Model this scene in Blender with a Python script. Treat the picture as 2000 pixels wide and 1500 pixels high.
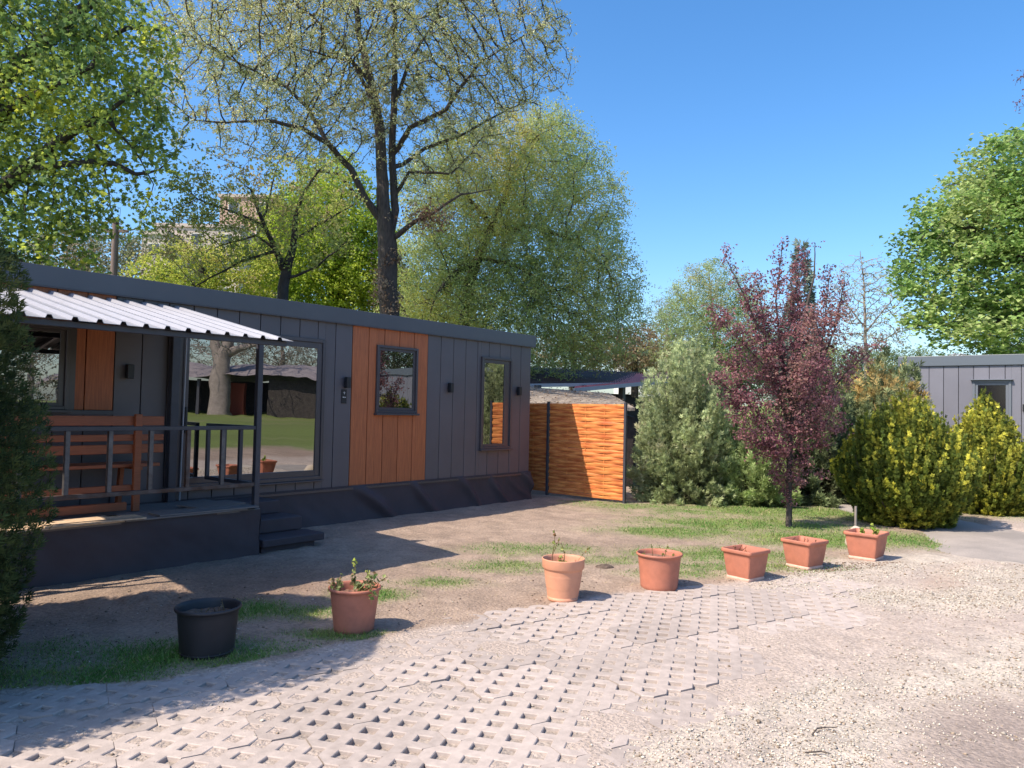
import bpy, math, random
import numpy as np
from math import sin, cos, atan, radians, pi, sqrt
random.seed(7); RS = np.random.RandomState(11)
for o in list(bpy.data.objects): bpy.data.objects.remove(o)
SC = bpy.context.scene; COL = SC.collection

# ------------------------------------------------------------------ camera
AZ = radians(39.05); FPX = 1500.0
Rw = np.array([sin(AZ), -cos(AZ), 0]); Fw = np.array([cos(AZ), sin(AZ), 0]); UP = np.array([0, 0, 1.0])
_th = atan(49/1500); _ph = radians(1.2)
CF = Fw*cos(_th)+UP*sin(_th); _u0 = -Fw*sin(_th)+UP*cos(_th)
CR = Rw*cos(_ph)+_u0*sin(_ph); CU = _u0*cos(_ph)-Rw*sin(_ph)
CP = np.array([-10.847, -8.375, 1.6])
cam = bpy.data.cameras.new('camera'); cam.sensor_width = 36; cam.lens = 27; cam.clip_end = 3000; cam.clip_start = .05
co = bpy.data.objects.new('camera', cam); COL.objects.link(co)
from mathutils import Matrix, Vector
M = Matrix(((CR[0], CU[0], -CF[0], CP[0]), (CR[1], CU[1], -CF[1], CP[1]), (CR[2], CU[2], -CF[2], CP[2]), (0, 0, 0, 1)))
co.matrix_world = M; SC.camera = co

# ------------------------------------------------------------------ world and sun
SUN = np.array([-.80, .29, 1.0]); SUN /= np.linalg.norm(SUN)
w = bpy.data.worlds.new('World'); SC.world = w; w.use_nodes = True
nt = w.node_tree; nt.nodes.clear()
sky = nt.nodes.new('ShaderNodeTexSky'); sky.sky_type = 'NISHITA'; sky.sun_disc = False
sky.sun_elevation = math.asin(SUN[2]); sky.sun_rotation = math.atan2(SUN[0], SUN[1])
sky.altitude = 200; sky.air_density = 1.0; sky.dust_density = 1.8; sky.ozone_density = 3.4
bg = nt.nodes.new('ShaderNodeBackground'); bg.inputs[1].default_value = .125
wo = nt.nodes.new('ShaderNodeOutputWorld'); hs = nt.nodes.new('ShaderNodeHueSaturation'); hs.inputs['Saturation'].default_value = 1.27; hs.inputs['Value'].default_value = 1.02
nt.links.new(sky.outputs[0], hs.inputs['Color']); nt.links.new(hs.outputs[0], bg.inputs[0]); nt.links.new(bg.outputs[0], wo.inputs[0])
sl = bpy.data.lights.new('sun', 'SUN'); sl.energy = 3.55; sl.angle = radians(.53); sl.color = (1, .88, .73)
so = bpy.data.objects.new('sun', sl); COL.objects.link(so)
so.rotation_euler = Vector(SUN).to_track_quat('Z', 'Y').to_euler(); so.location = (0, 0, 30)
SC.view_settings.view_transform = 'Standard'; SC.view_settings.look = 'None'; SC.view_settings.gamma = 1
SC.view_settings.exposure = 1.05
SC.render.engine = 'CYCLES'
SC.cycles.max_bounces = 8; SC.cycles.diffuse_bounces = 4; SC.cycles.transparent_max_bounces = 8

# ------------------------------------------------------------------ measuring helpers (real distances behind each point)
def gp(px, py, z=0):
    d = CF*FPX+CR*(px-1000)-CU*(py-750); return CP+d*((z-CP[2])/d[2])
def at(px, py, dep):
    return CP+(CF+CR*(px-1000)/FPX-CU*(py-750)/FPX)*dep

def _hash(ix, iy, iz, s):
    h = (ix*374761393+iy*668265263+iz*2147483647+s*974711) & 0xffffffff
    h = ((h ^ (h >> 13))*1274126177) & 0xffffffff
    h = ((h ^ (h >> 16))*2246822519) & 0xffffffff
    return ((h ^ (h >> 15)) & 0xffffff)/float(0xffffff)
def vn(p, sc, s=0):
    p = np.atleast_2d(p)*sc
    if p.shape[1] == 2: p = np.c_[p, np.zeros(len(p))]
    i = np.floor(p).astype(np.int64); f = p-i; f = f*f*(3-2*f); r = 0
    for a in (0, 1):
        for b in (0, 1):
            for c in (0, 1):
                wgt = (f[:, 0] if a else 1-f[:, 0])*(f[:, 1] if b else 1-f[:, 1])*(f[:, 2] if c else 1-f[:, 2])
                r = r+wgt*_hash(i[:, 0]+a, i[:, 1]+b, i[:, 2]+c, s)
    return r
def fbm(p, sc, s=0, o=4):
    r = 0; a = .5; t = 0
    for k in range(o): r = r+a*vn(p, sc*2**k, s+k*17); t += a; a *= .5
    return r/t
def sstep(a, b, x):
    t = np.clip((x-a)/(b-a), 0, 1); return t*t*(3-2*t)

# ------------------------------------------------------------------ mesh helpers
def link(name, me, mat, parent=None):
    o = bpy.data.objects.new(name, me); COL.objects.link(o)
    if mat is not None:
        for m in (mat if isinstance(mat, (list, tuple)) else [mat]): me.materials.append(m)
    if parent is not None: o.parent = parent
    return o
def np_mesh(name, V, Fc, col=None, smooth=False):
    """V (n,3); Fc (m,k) constant-size faces"""
    me = bpy.data.meshes.new(name); V = np.asarray(V, dtype=np.float32); Fc = np.asarray(Fc, dtype=np.int32)
    me.vertices.add(len(V)); me.vertices.foreach_set('co', V.ravel())
    k = Fc.shape[1]; me.loops.add(Fc.size); me.polygons.add(len(Fc))
    me.loops.foreach_set('vertex_index', Fc.ravel())
    me.polygons.foreach_set('loop_start', np.arange(0, Fc.size, k, dtype=np.int32))
    me.polygons.foreach_set('loop_total', np.full(len(Fc), k, dtype=np.int32))
    me.polygons.foreach_set('use_smooth', np.full(len(Fc), smooth))
    me.update(calc_edges=True)
    if col is not None:
        a = me.color_attributes.new('col', 'FLOAT_COLOR', 'POINT')
        c = np.ones((len(V), 4), dtype=np.float32); c[:, :3] = col; a.data.foreach_set('color', c.ravel())
    return me
class MB:
    def __init__(s): s.v = []; s.f = []; s.sm = []
    def add(s, V, Fs, sm=False):
        n = len(s.v); s.v += [tuple(map(float, p)) for p in V]; s.f += [tuple(i+n for i in f) for f in Fs]; s.sm += [sm]*len(Fs); return s
    def box(s, x0, y0, z0, x1, y1, z1):
        x0, x1 = min(x0, x1), max(x0, x1); y0, y1 = min(y0, y1), max(y0, y1); z0, z1 = min(z0, z1), max(z0, z1)
        return s.add([(x0, y0, z0), (x1, y0, z0), (x1, y1, z0), (x0, y1, z0), (x0, y0, z1), (x1, y0, z1), (x1, y1, z1), (x0, y1, z1)],
                     [(0, 3, 2, 1), (4, 5, 6, 7), (0, 1, 5, 4), (1, 2, 6, 5), (2, 3, 7, 6), (3, 0, 4, 7)])
    def bar(s, a, b, w, h, up=(0, 0, 1)):
        a = np.array(a, float); b = np.array(b, float); d = b-a; d /= np.linalg.norm(d)
        u = np.array(up, float); x = np.cross(d, u)
        if np.linalg.norm(x) < 1e-4: x = np.cross(d, (1, 0, 0))
        x /= np.linalg.norm(x); u = np.cross(x, d)
        V = [p+x*i*w/2+u*j*h/2 for p in (a, b) for i, j in ((-1, -1), (1, -1), (1, 1), (-1, 1))]
        return s.add(V, [(3, 2, 1, 0), (4, 5, 6, 7), (0, 1, 5, 4), (1, 2, 6, 5), (2, 3, 7, 6), (3, 0, 4, 7)])
    def tube(s, pts, rad, n=8, cap=True):
        pts = [np.array(p, float) for p in pts]; rad = rad if hasattr(rad, '__len__') else [rad]*len(pts); V = []
        ref = None
        for i, p in enumerate(pts):
            d = pts[min(i+1, len(pts)-1)]-pts[max(i-1, 0)]; d /= max(1e-9, np.linalg.norm(d))
            if ref is None: ref = np.cross(d, (0, 0, 1.) if abs(d[2]) < .9 else (1., 0, 0))
            x = ref-d*(ref@d); x /= max(1e-9, np.linalg.norm(x)); ref = x; y = np.cross(d, x)
            V += [p+(x*cos(2*pi*k/n)+y*sin(2*pi*k/n))*rad[i] for k in range(n)]
        Fs = [(i*n+k, i*n+(k+1) % n, (i+1)*n+(k+1) % n, (i+1)*n+k) for i in range(len(pts)-1) for k in range(n)]
        s.add(V, Fs, True)
        if cap: s.add(V[:n], [tuple(range(n))[::-1]]); s.add(V[-n:], [tuple(range(n))])
        return s
    def build(s, name, mat, parent=None, bevel=0, seg=2):
        me = bpy.data.meshes.new(name); me.from_pydata(s.v, [], s.f); me.update()
        me.polygons.foreach_set('use_smooth', s.sm)
        o = link(name, me, mat, parent)
        if bevel:
            m = o.modifiers.new('bevel', 'BEVEL'); m.width = bevel; m.segments = seg; m.limit_method = 'ANGLE'
        return o
def tag(o, label=None, cat=None, group=None, kind=None):
    for k, v in (('label', label), ('category', cat), ('group', group), ('kind', kind)):
        if v: o[k] = v
    return o
def thing(name, loc=(0, 0, 0), label=None, cat=None, group=None, rz=0):
    o = bpy.data.objects.new(name, None); COL.objects.link(o); o.location = loc; o.rotation_euler = (0, 0, rz)
    o.empty_display_size = .2; return tag(o, label, cat, group)

# ------------------------------------------------------------------ materials
def mat(name, col, rough=.7, metal=0, spec=.5, var=0, vsc=8, bump=0, bsc=60, bdist=.01, attr=False, trans=0, stretch=(1, 1, 1), col2=None, v2sc=3, rand=0):
    m = bpy.data.materials.new(name); m.use_nodes = True; n = m.node_tree.nodes; L = m.node_tree.links
    p = n['Principled BSDF']; p.inputs['Roughness'].default_value = rough; p.inputs['Metallic'].default_value = metal
    p.inputs['Specular IOR Level'].default_value = spec; p.inputs['Base Color'].default_value = (*col, 1)
    out = None
    tc = n.new('ShaderNodeTexCoord'); mp = n.new('ShaderNodeMapping'); mp.inputs['Scale'].default_value = stretch
    L.new(tc.outputs['Object'], mp.inputs[0])
    if attr:
        a = n.new('ShaderNodeAttribute'); a.attribute_name = 'col'; out = a.outputs['Color']
    if col2 is not None:
        t = n.new('ShaderNodeTexNoise'); t.inputs['Scale'].default_value = v2sc; t.inputs['Detail'].default_value = 6; L.new(mp.outputs[0], t.inputs['Vector'])
        r = n.new('ShaderNodeValToRGB'); r.color_ramp.elements[0].position = .38; r.color_ramp.elements[1].position = .64
        r.color_ramp.elements[0].color = (*col, 1); r.color_ramp.elements[1].color = (*col2, 1); L.new(t.outputs['Fac'], r.inputs[0]); out = r.outputs[0]
    if var:
        t = n.new('ShaderNodeTexNoise'); t.inputs['Scale'].default_value = vsc; t.inputs['Detail'].default_value = 7; t.inputs['Roughness'].default_value = .65
        L.new(mp.outputs[0], t.inputs['Vector'])
        r = n.new('ShaderNodeMapRange'); r.inputs[1].default_value = .3; r.inputs[2].default_value = .7; r.inputs[3].default_value = 1-var; r.inputs[4].default_value = 1+var
        L.new(t.outputs['Fac'], r.inputs[0])
        x = n.new('ShaderNodeVectorMath'); x.operation = 'SCALE'
        if out is None: x.inputs[0].default_value = col
        else: L.new(out, x.inputs[0])
        L.new(r.outputs[0], x.inputs['Scale']); out = x.outputs[0]
    if rand:
        g = n.new('ShaderNodeNewGeometry'); r = n.new('ShaderNodeMapRange'); r.inputs[3].default_value = 1-rand; r.inputs[4].default_value = 1+rand
        L.new(g.outputs['Random Per Island'], r.inputs[0]); x = n.new('ShaderNodeVectorMath'); x.operation = 'SCALE'
        if out is None: x.inputs[0].default_value = col
        else: L.new(out, x.inputs[0])
        L.new(r.outputs[0], x.inputs['Scale']); out = x.outputs[0]
    if out is not None: L.new(out, p.inputs['Base Color'])
    if bump:
        t = n.new('ShaderNodeTexNoise'); t.inputs['Scale'].default_value = bsc; t.inputs['Detail'].default_value = 6; L.new(mp.outputs[0], t.inputs['Vector'])
        b = n.new('ShaderNodeBump'); b.inputs['Strength'].default_value = bump; b.inputs['Distance'].default_value = bdist
        L.new(t.outputs['Fac'], b.inputs['Height']); L.new(b.outputs[0], p.inputs['Normal'])
    if trans:
        tr = n.new('ShaderNodeBsdfTranslucent'); mx = n.new('ShaderNodeMixShader'); mx.inputs[0].default_value = trans
        if out is not None: L.new(out, tr.inputs[0])
        else: tr.inputs[0].default_value = (*col, 1)
        L.new(p.outputs[0], mx.inputs[1]); L.new(tr.outputs[0], mx.inputs[2]); L.new(mx.outputs[0], n['Material Output'].inputs[0])
    return m
CLAD = mat('anthracite_cladding', (.106, .092, .101), .42, 0, .5, var=.10, vsc=1.6, bump=.15, bsc=5, bdist=.004, rand=.06)
CLAD2 = mat('painted_sunlit_cladding', (.16, .16, .19), .4, 0, .5, var=.06, vsc=1.6, rand=.05)  # lighter copy of the cladding, sunlight on the second cabin painted in
FASC2 = mat('painted_sunlit_fascia', (.10, .12, .145), .4, 0, .5)  # fascia copy with the same sunlight put into its colour
FRAME2 = mat('painted_sunlit_frame', (.13, .145, .17), .35, 0, .5)  # door frame copy, lightened to carry the painted sunlight
CLAD_D = mat('anthracite_backing', (.012, .012, .017), .7)
FASC = mat('fascia_metal', (.092, .088, .098), .35, .15, .5, var=.06, vsc=2, bump=.1, bsc=3, bdist=.005)
FRAME = mat('window_frame_metal', (.078, .066, .072), .32, .1, .5, var=.05)
WOOD = mat('cedar_cladding', (.46, .140, .052), .5, 0, .4, col2=(.37, .108, .042), v2sc=3.0, stretch=(22, 22, 1.1), var=.16, vsc=9, bump=.2, bsc=20, bdist=.002, rand=.05)
MEMB = mat('dark_membrane', (.058, .046, .052), .62, 0, .35, var=.12, vsc=2.5, bump=.25, bsc=7, bdist=.02)
STEEL = mat('bare_steel_tube', (.12, .115, .12), .45, .5, .5, var=.35, vsc=14, bump=.1)
STEELD = mat('painted_steel_tube', (.055, .055, .07), .45, .1, .5, var=.15, vsc=10)
RUST = mat('rusty_steel_tube', (.14, .11, .10), .6, .35, .5, col2=(.09, .05, .035), v2sc=9, var=.25)
SHEET = mat('white_corrugated_sheet', (.34, .34, .37), .4, .1, .5, var=.06, vsc=4)
SHEET_E = mat('sheet_underside', (.05, .05, .055), .6)
BENCH = mat('stained_bench_wood', (.34, .095, .036), .45, 0, .5, var=.2, vsc=6, stretch=(1.5, 20, 20), bump=.15, bsc=30)
BOARD = mat('chipboard', (.60, .44, .29), .8, col2=(.50, .35, .22), v2sc=25, var=.12, vsc=40)
BOARDG = mat('weathered_board', (.21, .18, .165), .8, col2=(.16, .14, .13), v2sc=8, var=.15, stretch=(2, 12, 12))
BLACK = mat('black_plastic', (.012, .012, .015), .45)
WHITEP = mat('white_print', (.6, .6, .62), .6)
m = bpy.data.materials.new('mirror_glass'); m.use_nodes = True; n = m.node_tree.nodes; L = m.node_tree.links
n.remove(n['Principled BSDF']); g = n.new('ShaderNodeBsdfGlossy'); g.inputs['Roughness'].default_value = .0; g.inputs['Color'].default_value = (.52, .52, .52, 1)
d = n.new('ShaderNodeBsdfDiffuse'); d.inputs[0].default_value = (.01, .01, .012, 1); mx = n.new('ShaderNodeMixShader'); mx.inputs[0].default_value = .66
t = n.new('ShaderNodeTexNoise'); t.inputs['Scale'].default_value = 1.6; tc = n.new('ShaderNodeTexCoord'); L.new(tc.outputs['Object'], t.inputs['Vector'])
b = n.new('ShaderNodeBump'); b.inputs['Strength'].default_value = .1; b.inputs['Distance'].default_value = .012; L.new(t.outputs['Fac'], b.inputs['Height']); L.new(b.outputs[0], g.inputs['Normal'])
L.new(d.outputs[0], mx.inputs[1]); L.new(g.outputs[0], mx.inputs[2]); L.new(mx.outputs[0], n['Material Output'].inputs[0]); GLASS = m
m = bpy.data.materials.new('dark_glass'); m.use_nodes = True; p = m.node_tree.nodes['Principled BSDF']; p.inputs['Base Color'].default_value = (.008, .008, .01, 1); p.inputs['Roughness'].default_value = .15; DGLASS = m
WEAVE = mat('stained_woven_lath', (.46, .120, .035), .5, 0, .4, col2=(.72, .28, .08), v2sc=2.6, var=.17, vsc=7, stretch=(1, 1.2, 9), rand=.13)
TERRA = mat('terracotta_plastic', (.44, .165, .105), .6, 0, .35, col2=(.36, .145, .10), v2sc=4, var=.13, vsc=11)
TERRAL = mat('pale_terracotta_plastic', (.60, .29, .18), .6, 0, .4, col2=(.55, .26, .165), v2sc=3, var=.05, vsc=20)
TERRAP = mat('pale_lime_stained_rim', (.56, .36, .28), .8, var=.2, vsc=15)
SOIL = mat('potting_soil', (.075, .05, .036), .95, col2=(.14, .10, .075), v2sc=30, bump=.6, bsc=60, bdist=.02)
SOILP = mat('dry_reddish_potting_soil', (.26, .13, .085), .95, col2=(.17, .10, .07), v2sc=30, bump=.6, bsc=60, bdist=.02)
BARK = mat('grey_brown_bark', (.095, .075, .066), .9, col2=(.050, .040, .037), v2sc=6, stretch=(6, 6, 1.2), bump=.7, bsc=14, bdist=.03)
BARKD = mat('dark_bark', (.032, .026, .024), .9, col2=(.05, .042, .038), v2sc=8, bump=.5, bsc=20, bdist=.02)
BARKL = mat('pale_bark', (.26, .22, .20), .9, var=.25, vsc=5)
LEAF = mat('leaves', (.1, .2, .05), .5, 0, .35, attr=True, trans=.5)
LEAFS = mat('silvery_leaves', (.1, .2, .05), .42, 0, .5, attr=True, trans=.35)
NEEDLE = mat('scale_foliage', (.1, .2, .05), .65, 0, .25, attr=True, trans=.32)
BLADE = mat('grass_blades', (.1, .2, .05), .6, 0, .25, attr=True, trans=.3)
GROUND = mat('earth_and_lawn', (.3, .25, .2), .95, 0, .15, attr=True, var=.32, vsc=38, bump=.8, bsc=48, bdist=.022)
CONC = mat('weathered_concrete', (.42, .375, .33), .9, 0, .2, attr=True, var=.17, vsc=14, bump=.45, bsc=110, bdist=.004)
STONE = mat('pale_gravel', (.6, .55, .48), .85, 0, .25, attr=True)
ASPH = mat('worn_grey_path', (.34, .30, .27), .95, 0, .2, col2=(.25, .225, .205), v2sc=1.5, var=.14, vsc=60, bump=.4, bsc=120, bdist=.004)

exec_parts = []
# ------------------------------------------------------------------ ground
NX = np.array([-14, -10.5, -9.26, -8.66, -7.73, -6.96, -6.07, -4.9, -4.06, -2.38, -1.0]); NY = np.array([-2.6, -3.1, -3.55, -4.0, -4.17, -4.32, -4.55, -4.78, -5.3, -6.1, -6.6])
SX = np.array([-14, -8.6, -8.1, -7.55, -6.6, -5.4, -3.7, -2.2, -1.0]); SY = np.array([-13, -10, -6.95, -6.85, -6.75, -6.7, -6.75, -6.6, -6.6])
def yn(x): return np.interp(x, NX, NY)
def ys(x): return np.interp(x, SX, SY)
def segd(P, a, b):
    a = np.array(a)[:2]; b = np.array(b)[:2]; d = b-a; t = np.clip(((P-a)@d)/(d@d), 0, 1); q = a+t[:, None]*d
    return np.hypot(*(P-q).T)
GRAV = [([(1290, 1478), (1400, 1440), (1480, 1400), (1560, 1385), (1650, 1340)], .17, .8), ([(1560, 1490), (1750, 1400), (1880, 1350), (2060, 1280)], .42, .85),
        ([(1400, 1500), (1600, 1440), (1750, 1380)], .3, .45),
        ([(1590, 1135), (1700, 1105), (1850, 1085), (2040, 1080)], .40, .95), ([(1700, 1165), (1850, 1175), (2040, 1160)], .40, 1.0), ([(1500, 1152), (1610, 1130)], .22, .6),
        ([(1940, 1130), (2100, 1120)], .5, 1.0)]
GRAV = [([gp(*q) for q in pl], wd, s) for pl, wd, s in GRAV]
def gravel(P):
    r = np.zeros(len(P))
    for pl, wd, s in GRAV:
        for a, b in zip(pl[:-1], pl[1:]): r = np.maximum(r, s*np.exp(-(segd(P, a, b)/wd)**2))
    inside = (P[:, 1] < np.minimum(yn(P[:, 0])+.05, -3)) | (P[:, 0] > -3)
    c_ = gp(1950, 1460); r = r*(1-.9*sstep(1.2, .4, np.hypot((P[:, 0]-c_[0])/1.1, (P[:, 1]-c_[1])/.55)))
    return r*inside*np.clip(.45+1.1*fbm(P, 2.6, 5), 0, 1.2)
GB = [(720, 1165, .30, .22, .75), (700, 1243, .40, .10, .8), (590, 1200, .35, .2, .55), (490, 1195, .3, .25, .7), (330, 1290, 1.0, .35, .55), (130, 1320, 1.0, .35, .5),
      (1040, 1075, .7, .35, .62), (990, 1108, .6, .3, .55), (1190, 1095, .5, .25, .5), (1330, 1040, .9, .4, .85), (1450, 1025, 1.3, .6, 1.), (1600, 1055, 1.1, .5, 1.), (1730, 1052, 1.0, .5, 1.),
      (1400, 1085, .9, .4, .9), (1260, 990, 1.1, .35, .75), (1150, 982, .6, .2, .6), (1520, 1000, 2.0, .9, .9), (1850, 1058, .9, .3, .6), (1480, 1110, .9, .25, .7), (1310, 1120, .5, .25, .5), (860, 1140, .4, .2, .5)]
GB = [(gp(a, b), c, d, e) for a, b, c, d, e in GB]
def grass(P):
    r = np.zeros(len(P))
    for c, rx, ry, s in GB:
        d = P-c[:2]; u = (d@Rw[:2])/rx; v = (d@Fw[:2])/ry; r = np.maximum(r, s*np.exp(-(u*u+v*v)*.7))
    far = np.maximum.reduce([sstep(3.2, 5, P[:, 0]), sstep(-12.5, -15.5, P[:, 1]), sstep(3.5, 5, P[:, 1])])
    r = np.maximum(r, far); road = (P[:, 1] < yn(P[:, 0])-.02) & (P[:, 0] < -1.2) & (P[:, 1] > -9.2)
    r = np.where(road, 0, r)
    n = fbm(P, 3.2, 9, 4)
    return np.clip(r*(.28+1.5*n)-.10*(1-r), 0, 1)
HOL = gp(930, 1370)
def base_z(P):
    x, y = P[:, 0], P[:, 1]
    z = .022*(fbm(P, 1.1, 3, 3)-.5)+.022*(fbm(P, 7, 4, 3)-.5)+.010
    pav = (y < yn(x)) & (y > ys(x))
    ein = yn(x)-y; eout = y-ys(x)
    hs = -.0035+.014*(fbm(P, 2.2, 21, 3)-.5)*2+.020*(vn(P, 6.5, 8)-.62)-.012*sstep(1.0, .2, np.hypot((x-HOL[0])/1.4, (y-HOL[1])/.8))
    hs = np.minimum(hs, .0015)+.005*sstep(-4.6, -2.6, x); pw = sstep(-.02, .22, ein)*sstep(-.05, .45, eout); z = z*(1-pw)+.012*pw*(1-pw)+hs*pw
    back = sstep(-16, -50, y)*.3                                        # the lawn behind the road rises a little
    near = (np.abs(x+6) < 40) & (np.abs(y+2) < 40)
    z = z-.05*(x < 8)*sstep(-.9, -.2, x)*sstep(1.25, .75, np.abs(y-np.interp(x, PTX, PTY))+.45*(fbm(P, 2.5, 71, 3)-.5))
    clod = sstep(.9, 0, np.hypot((x+7.75)/.9, (y+2.15)/.6))*.09*fbm(P, 9, 77, 3)
    return z*near+back+clod
PTX = np.array([-.5, .5, 2.0, 3.0, 4.4, 5.0, 5.6, 6.2]); PTY = np.array([-7.5, -7.3, -6.6, -5.4, -3.2, -1.0, 2.0, 7.0])
def build_ground():
    def axis(a, b, st, far):
        c = list(np.arange(a, b+1e-6, st)); s = st; hi = [c[-1]]; lo = [c[0]]
        while hi[-1] < far: s *= 1.22; hi.append(hi[-1]+s)
        s = st
        while lo[-1] > -far: s *= 1.22; lo.append(lo[-1]-s)
        return np.array(lo[1:][::-1]+c+hi[1:])
    xs = axis(-10.6, 2.2, .027, 900); yy = axis(-8.2, .15, .027, 900)
    X, Y = np.meshgrid(xs, yy, indexing='ij'); P = np.c_[X.ravel(), Y.ravel()]
    Z = base_z(P); g = grass(P); gr = gravel(P); x, y = P.T
    road = sstep(-.02, .12, yn(x)-y+.10*(fbm(P, 4, 31)-.5)*2)*sstep(-10.6, -9.4, y+.8*(fbm(P, 1.5, 35)-.5))*sstep(5.5, 3.5, x+(fbm(P, 1.5, 36)-.5))
    lawnfar = grass(P)*0
    n1 = fbm(P, 1.3, 41)[:, None]; n2 = fbm(P, 6, 42)[:, None]
    dirt = np.array([.345, .264, .205])*(1-n1)+np.array([.262, .194, .152])*n1; dirt = dirt*(.72+.55*n2)
    dark = np.array([.14, .090, .066]); sh = sstep(1.6, .1, np.hypot((x+7.4)/1.6, (y+2.4)/1.1))[:, None]*.5  # dirt darkened in front of the porch, yard shade painted into its colour
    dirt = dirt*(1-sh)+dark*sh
    dust = (np.array([.37, .305, .262])*(.86+.3*n2)); wd = sstep(1.2, .2, np.hypot((x-gp(1950, 1450)[0])/1.1, (y-gp(1950, 1450)[1])/.55))[:, None]
    dust = dust*(1-.85*wd)+np.array([.235, .19, .165])*.85*wd
    bare = sstep(1.1, .3, np.hypot((x-gp(1850, 1132)[0])/1.5, (y-gp(1850, 1132)[1])/.22))[:, None]
    dust = dust*(1-.5*bare)+np.array([.34, .24, .18])*.5*bare
    inpav = ((y < yn(x)) & (y > ys(x)))[:, None]; low = sstep(.002, -.014, Z)[:, None]*inpav; dust = dust*(1.08-.0*low)*(1-low)+np.array([.345, .292, .25])*(.75+.5*n2)*low
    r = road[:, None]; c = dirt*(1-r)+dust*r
    gc = np.array([.11, .17, .05])*(1-n2)+np.array([.20, .23, .085])*n2
    far = np.maximum.reduce([sstep(-12.5, -15, y), sstep(5, 8, x), sstep(3, 6, y)])[:, None]
    gc = gc*(1-far)+np.array([.125, .17, .04])*(.8+.4*n1)*far
    bs = sstep(-12.5, -9.3, y)[:, None]*sstep(-9.0, -9.6, y)[:, None]
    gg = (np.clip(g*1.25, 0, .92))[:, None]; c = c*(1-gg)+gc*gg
    gw = np.clip(gr*.9, 0, .8)[:, None]; c = c*(1-gw)+np.array([.46, .405, .34])*(.75+.5*n2)*gw
    nx, ny = len(xs), len(yy); i = (np.arange(nx-1)[:, None]*ny+np.arange(ny-1)[None]).ravel()
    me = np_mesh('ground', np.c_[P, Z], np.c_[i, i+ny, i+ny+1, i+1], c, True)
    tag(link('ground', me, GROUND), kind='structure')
build_ground()

def build_pavers():
    th = math.atan2(-.358, .934); cu, su = cos(th), sin(th); O = np.array([-7.6, -5.6]); h = .053; V = []; Fq = []; CC = []
    rs = np.random.RandomState(5)
    for a in range(-18, 22):
        for b in range(-30, 22):
            u0 = a*.6+(.2 if b % 2 else 0.)+.0; v0 = b*.4
            # rows shift by one hole so the lattice stays continuous
            ctr = O+np.array([cu*(u0+.3)-su*(v0+.2), su*(u0+.3)+cu*(v0+.2)])
            if not (ctr[1] < yn(ctr[0])-.05+.0 and ctr[1] > ys(ctr[0])+.12 and -11.5 < ctr[0] < -1.3 and ctr[1] > -9.2): continue
            dz = rs.uniform(-.004, .005)-(.006 if rs.uniform() < .2 else 0); tx, ty = rs.uniform(-.012, .012, 2); tone = rs.uniform(.86, 1.1); rot = rs.uniform(-.008, .008)
            tint = np.array([.395, .335, .30])*tone
            def pt(u, v, z):
                du, dv = (u-.3)*.994, (v-.2)*.991; du, dv = du-rot*dv, dv+rot*du
                U_, V_ = du+.3+u0, dv+.2+v0
                p = O+np.array([cu*U_-su*V_, su*U_+cu*V_])
                zz = .006+dz+tx*du+ty*dv+z+.012*(float(vn(np.array([p]), .9, 61)[0])-.5)
                return (p[0], p[1], zz)
            for i in range(0, 7):
                for j in range(0, 5):
                    if (i+j) % 2: continue
                    cx, cy = i*.1, j*.1
                    hh = h*rs.uniform(.94, 1.04)
                    for sx, sy in ((1, 1), (-1, 1), (-1, -1), (1, -1)):
                        if (i == 0 and sx < 0) or (i == 6 and sx > 0) or (j == 0 and sy < 0) or (j == 4 and sy > 0): continue
                        A = (sx, 0); B = (0, sy); e = .1; c1 = hh+.006
                        def q(r, w_): return [(cx+A[0]*r, cy+A[1]*r, w_), (cx+B[0]*r, cy+B[1]*r, w_)]
                        rows = [q(e, 0), q(c1, 0), q(hh, -.004), q(hh-.004, -.07)]
                        k = len(V)
                        for (p1, p2) in rows: V.extend([pt(*p1), pt(*p2)]); CC.extend([tint, tint])
                        for t_ in range(3):
                            f = (k+2*t_, k+2*t_+1, k+2*t_+3, k+2*t_+2)
                            Fq.append(f if sx*sy < 0 else f[::-1])
            # side walls along the block's straight edges
            for (p, q_) in [((.0, .0), (.6, 0)), ((.6, 0), (.6, .4)), ((.6, .4), (0, .4)), ((0, .4), (0, 0))]:
                L_ = max(abs(q_[0]-p[0]), abs(q_[1]-p[1])); nseg = int(round(L_/.2)); dx = (q_[0]-p[0])/L_; dy = (q_[1]-p[1])/L_
                inx, iny = -dy, dx
                for s_ in range(nseg):
                    a1 = (p[0]+dx*(s_*.2+h), p[1]+dy*(s_*.2+h)); a2 = (p[0]+dx*(s_*.2+.2-h), p[1]+dy*(s_*.2+.2-h)); k = len(V)
                    V.extend([pt(*a1, 0), pt(*a2, 0), pt(*a2, -.07), pt(*a1, -.07)]); CC.extend([tint*.8]*4); Fq.append((k, k+3, k+2, k+1))
    me = np_mesh('paving', V, Fq, np.array(CC))
    tag(link('paving', me, CONC), kind='structure')
build_pavers()

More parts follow.
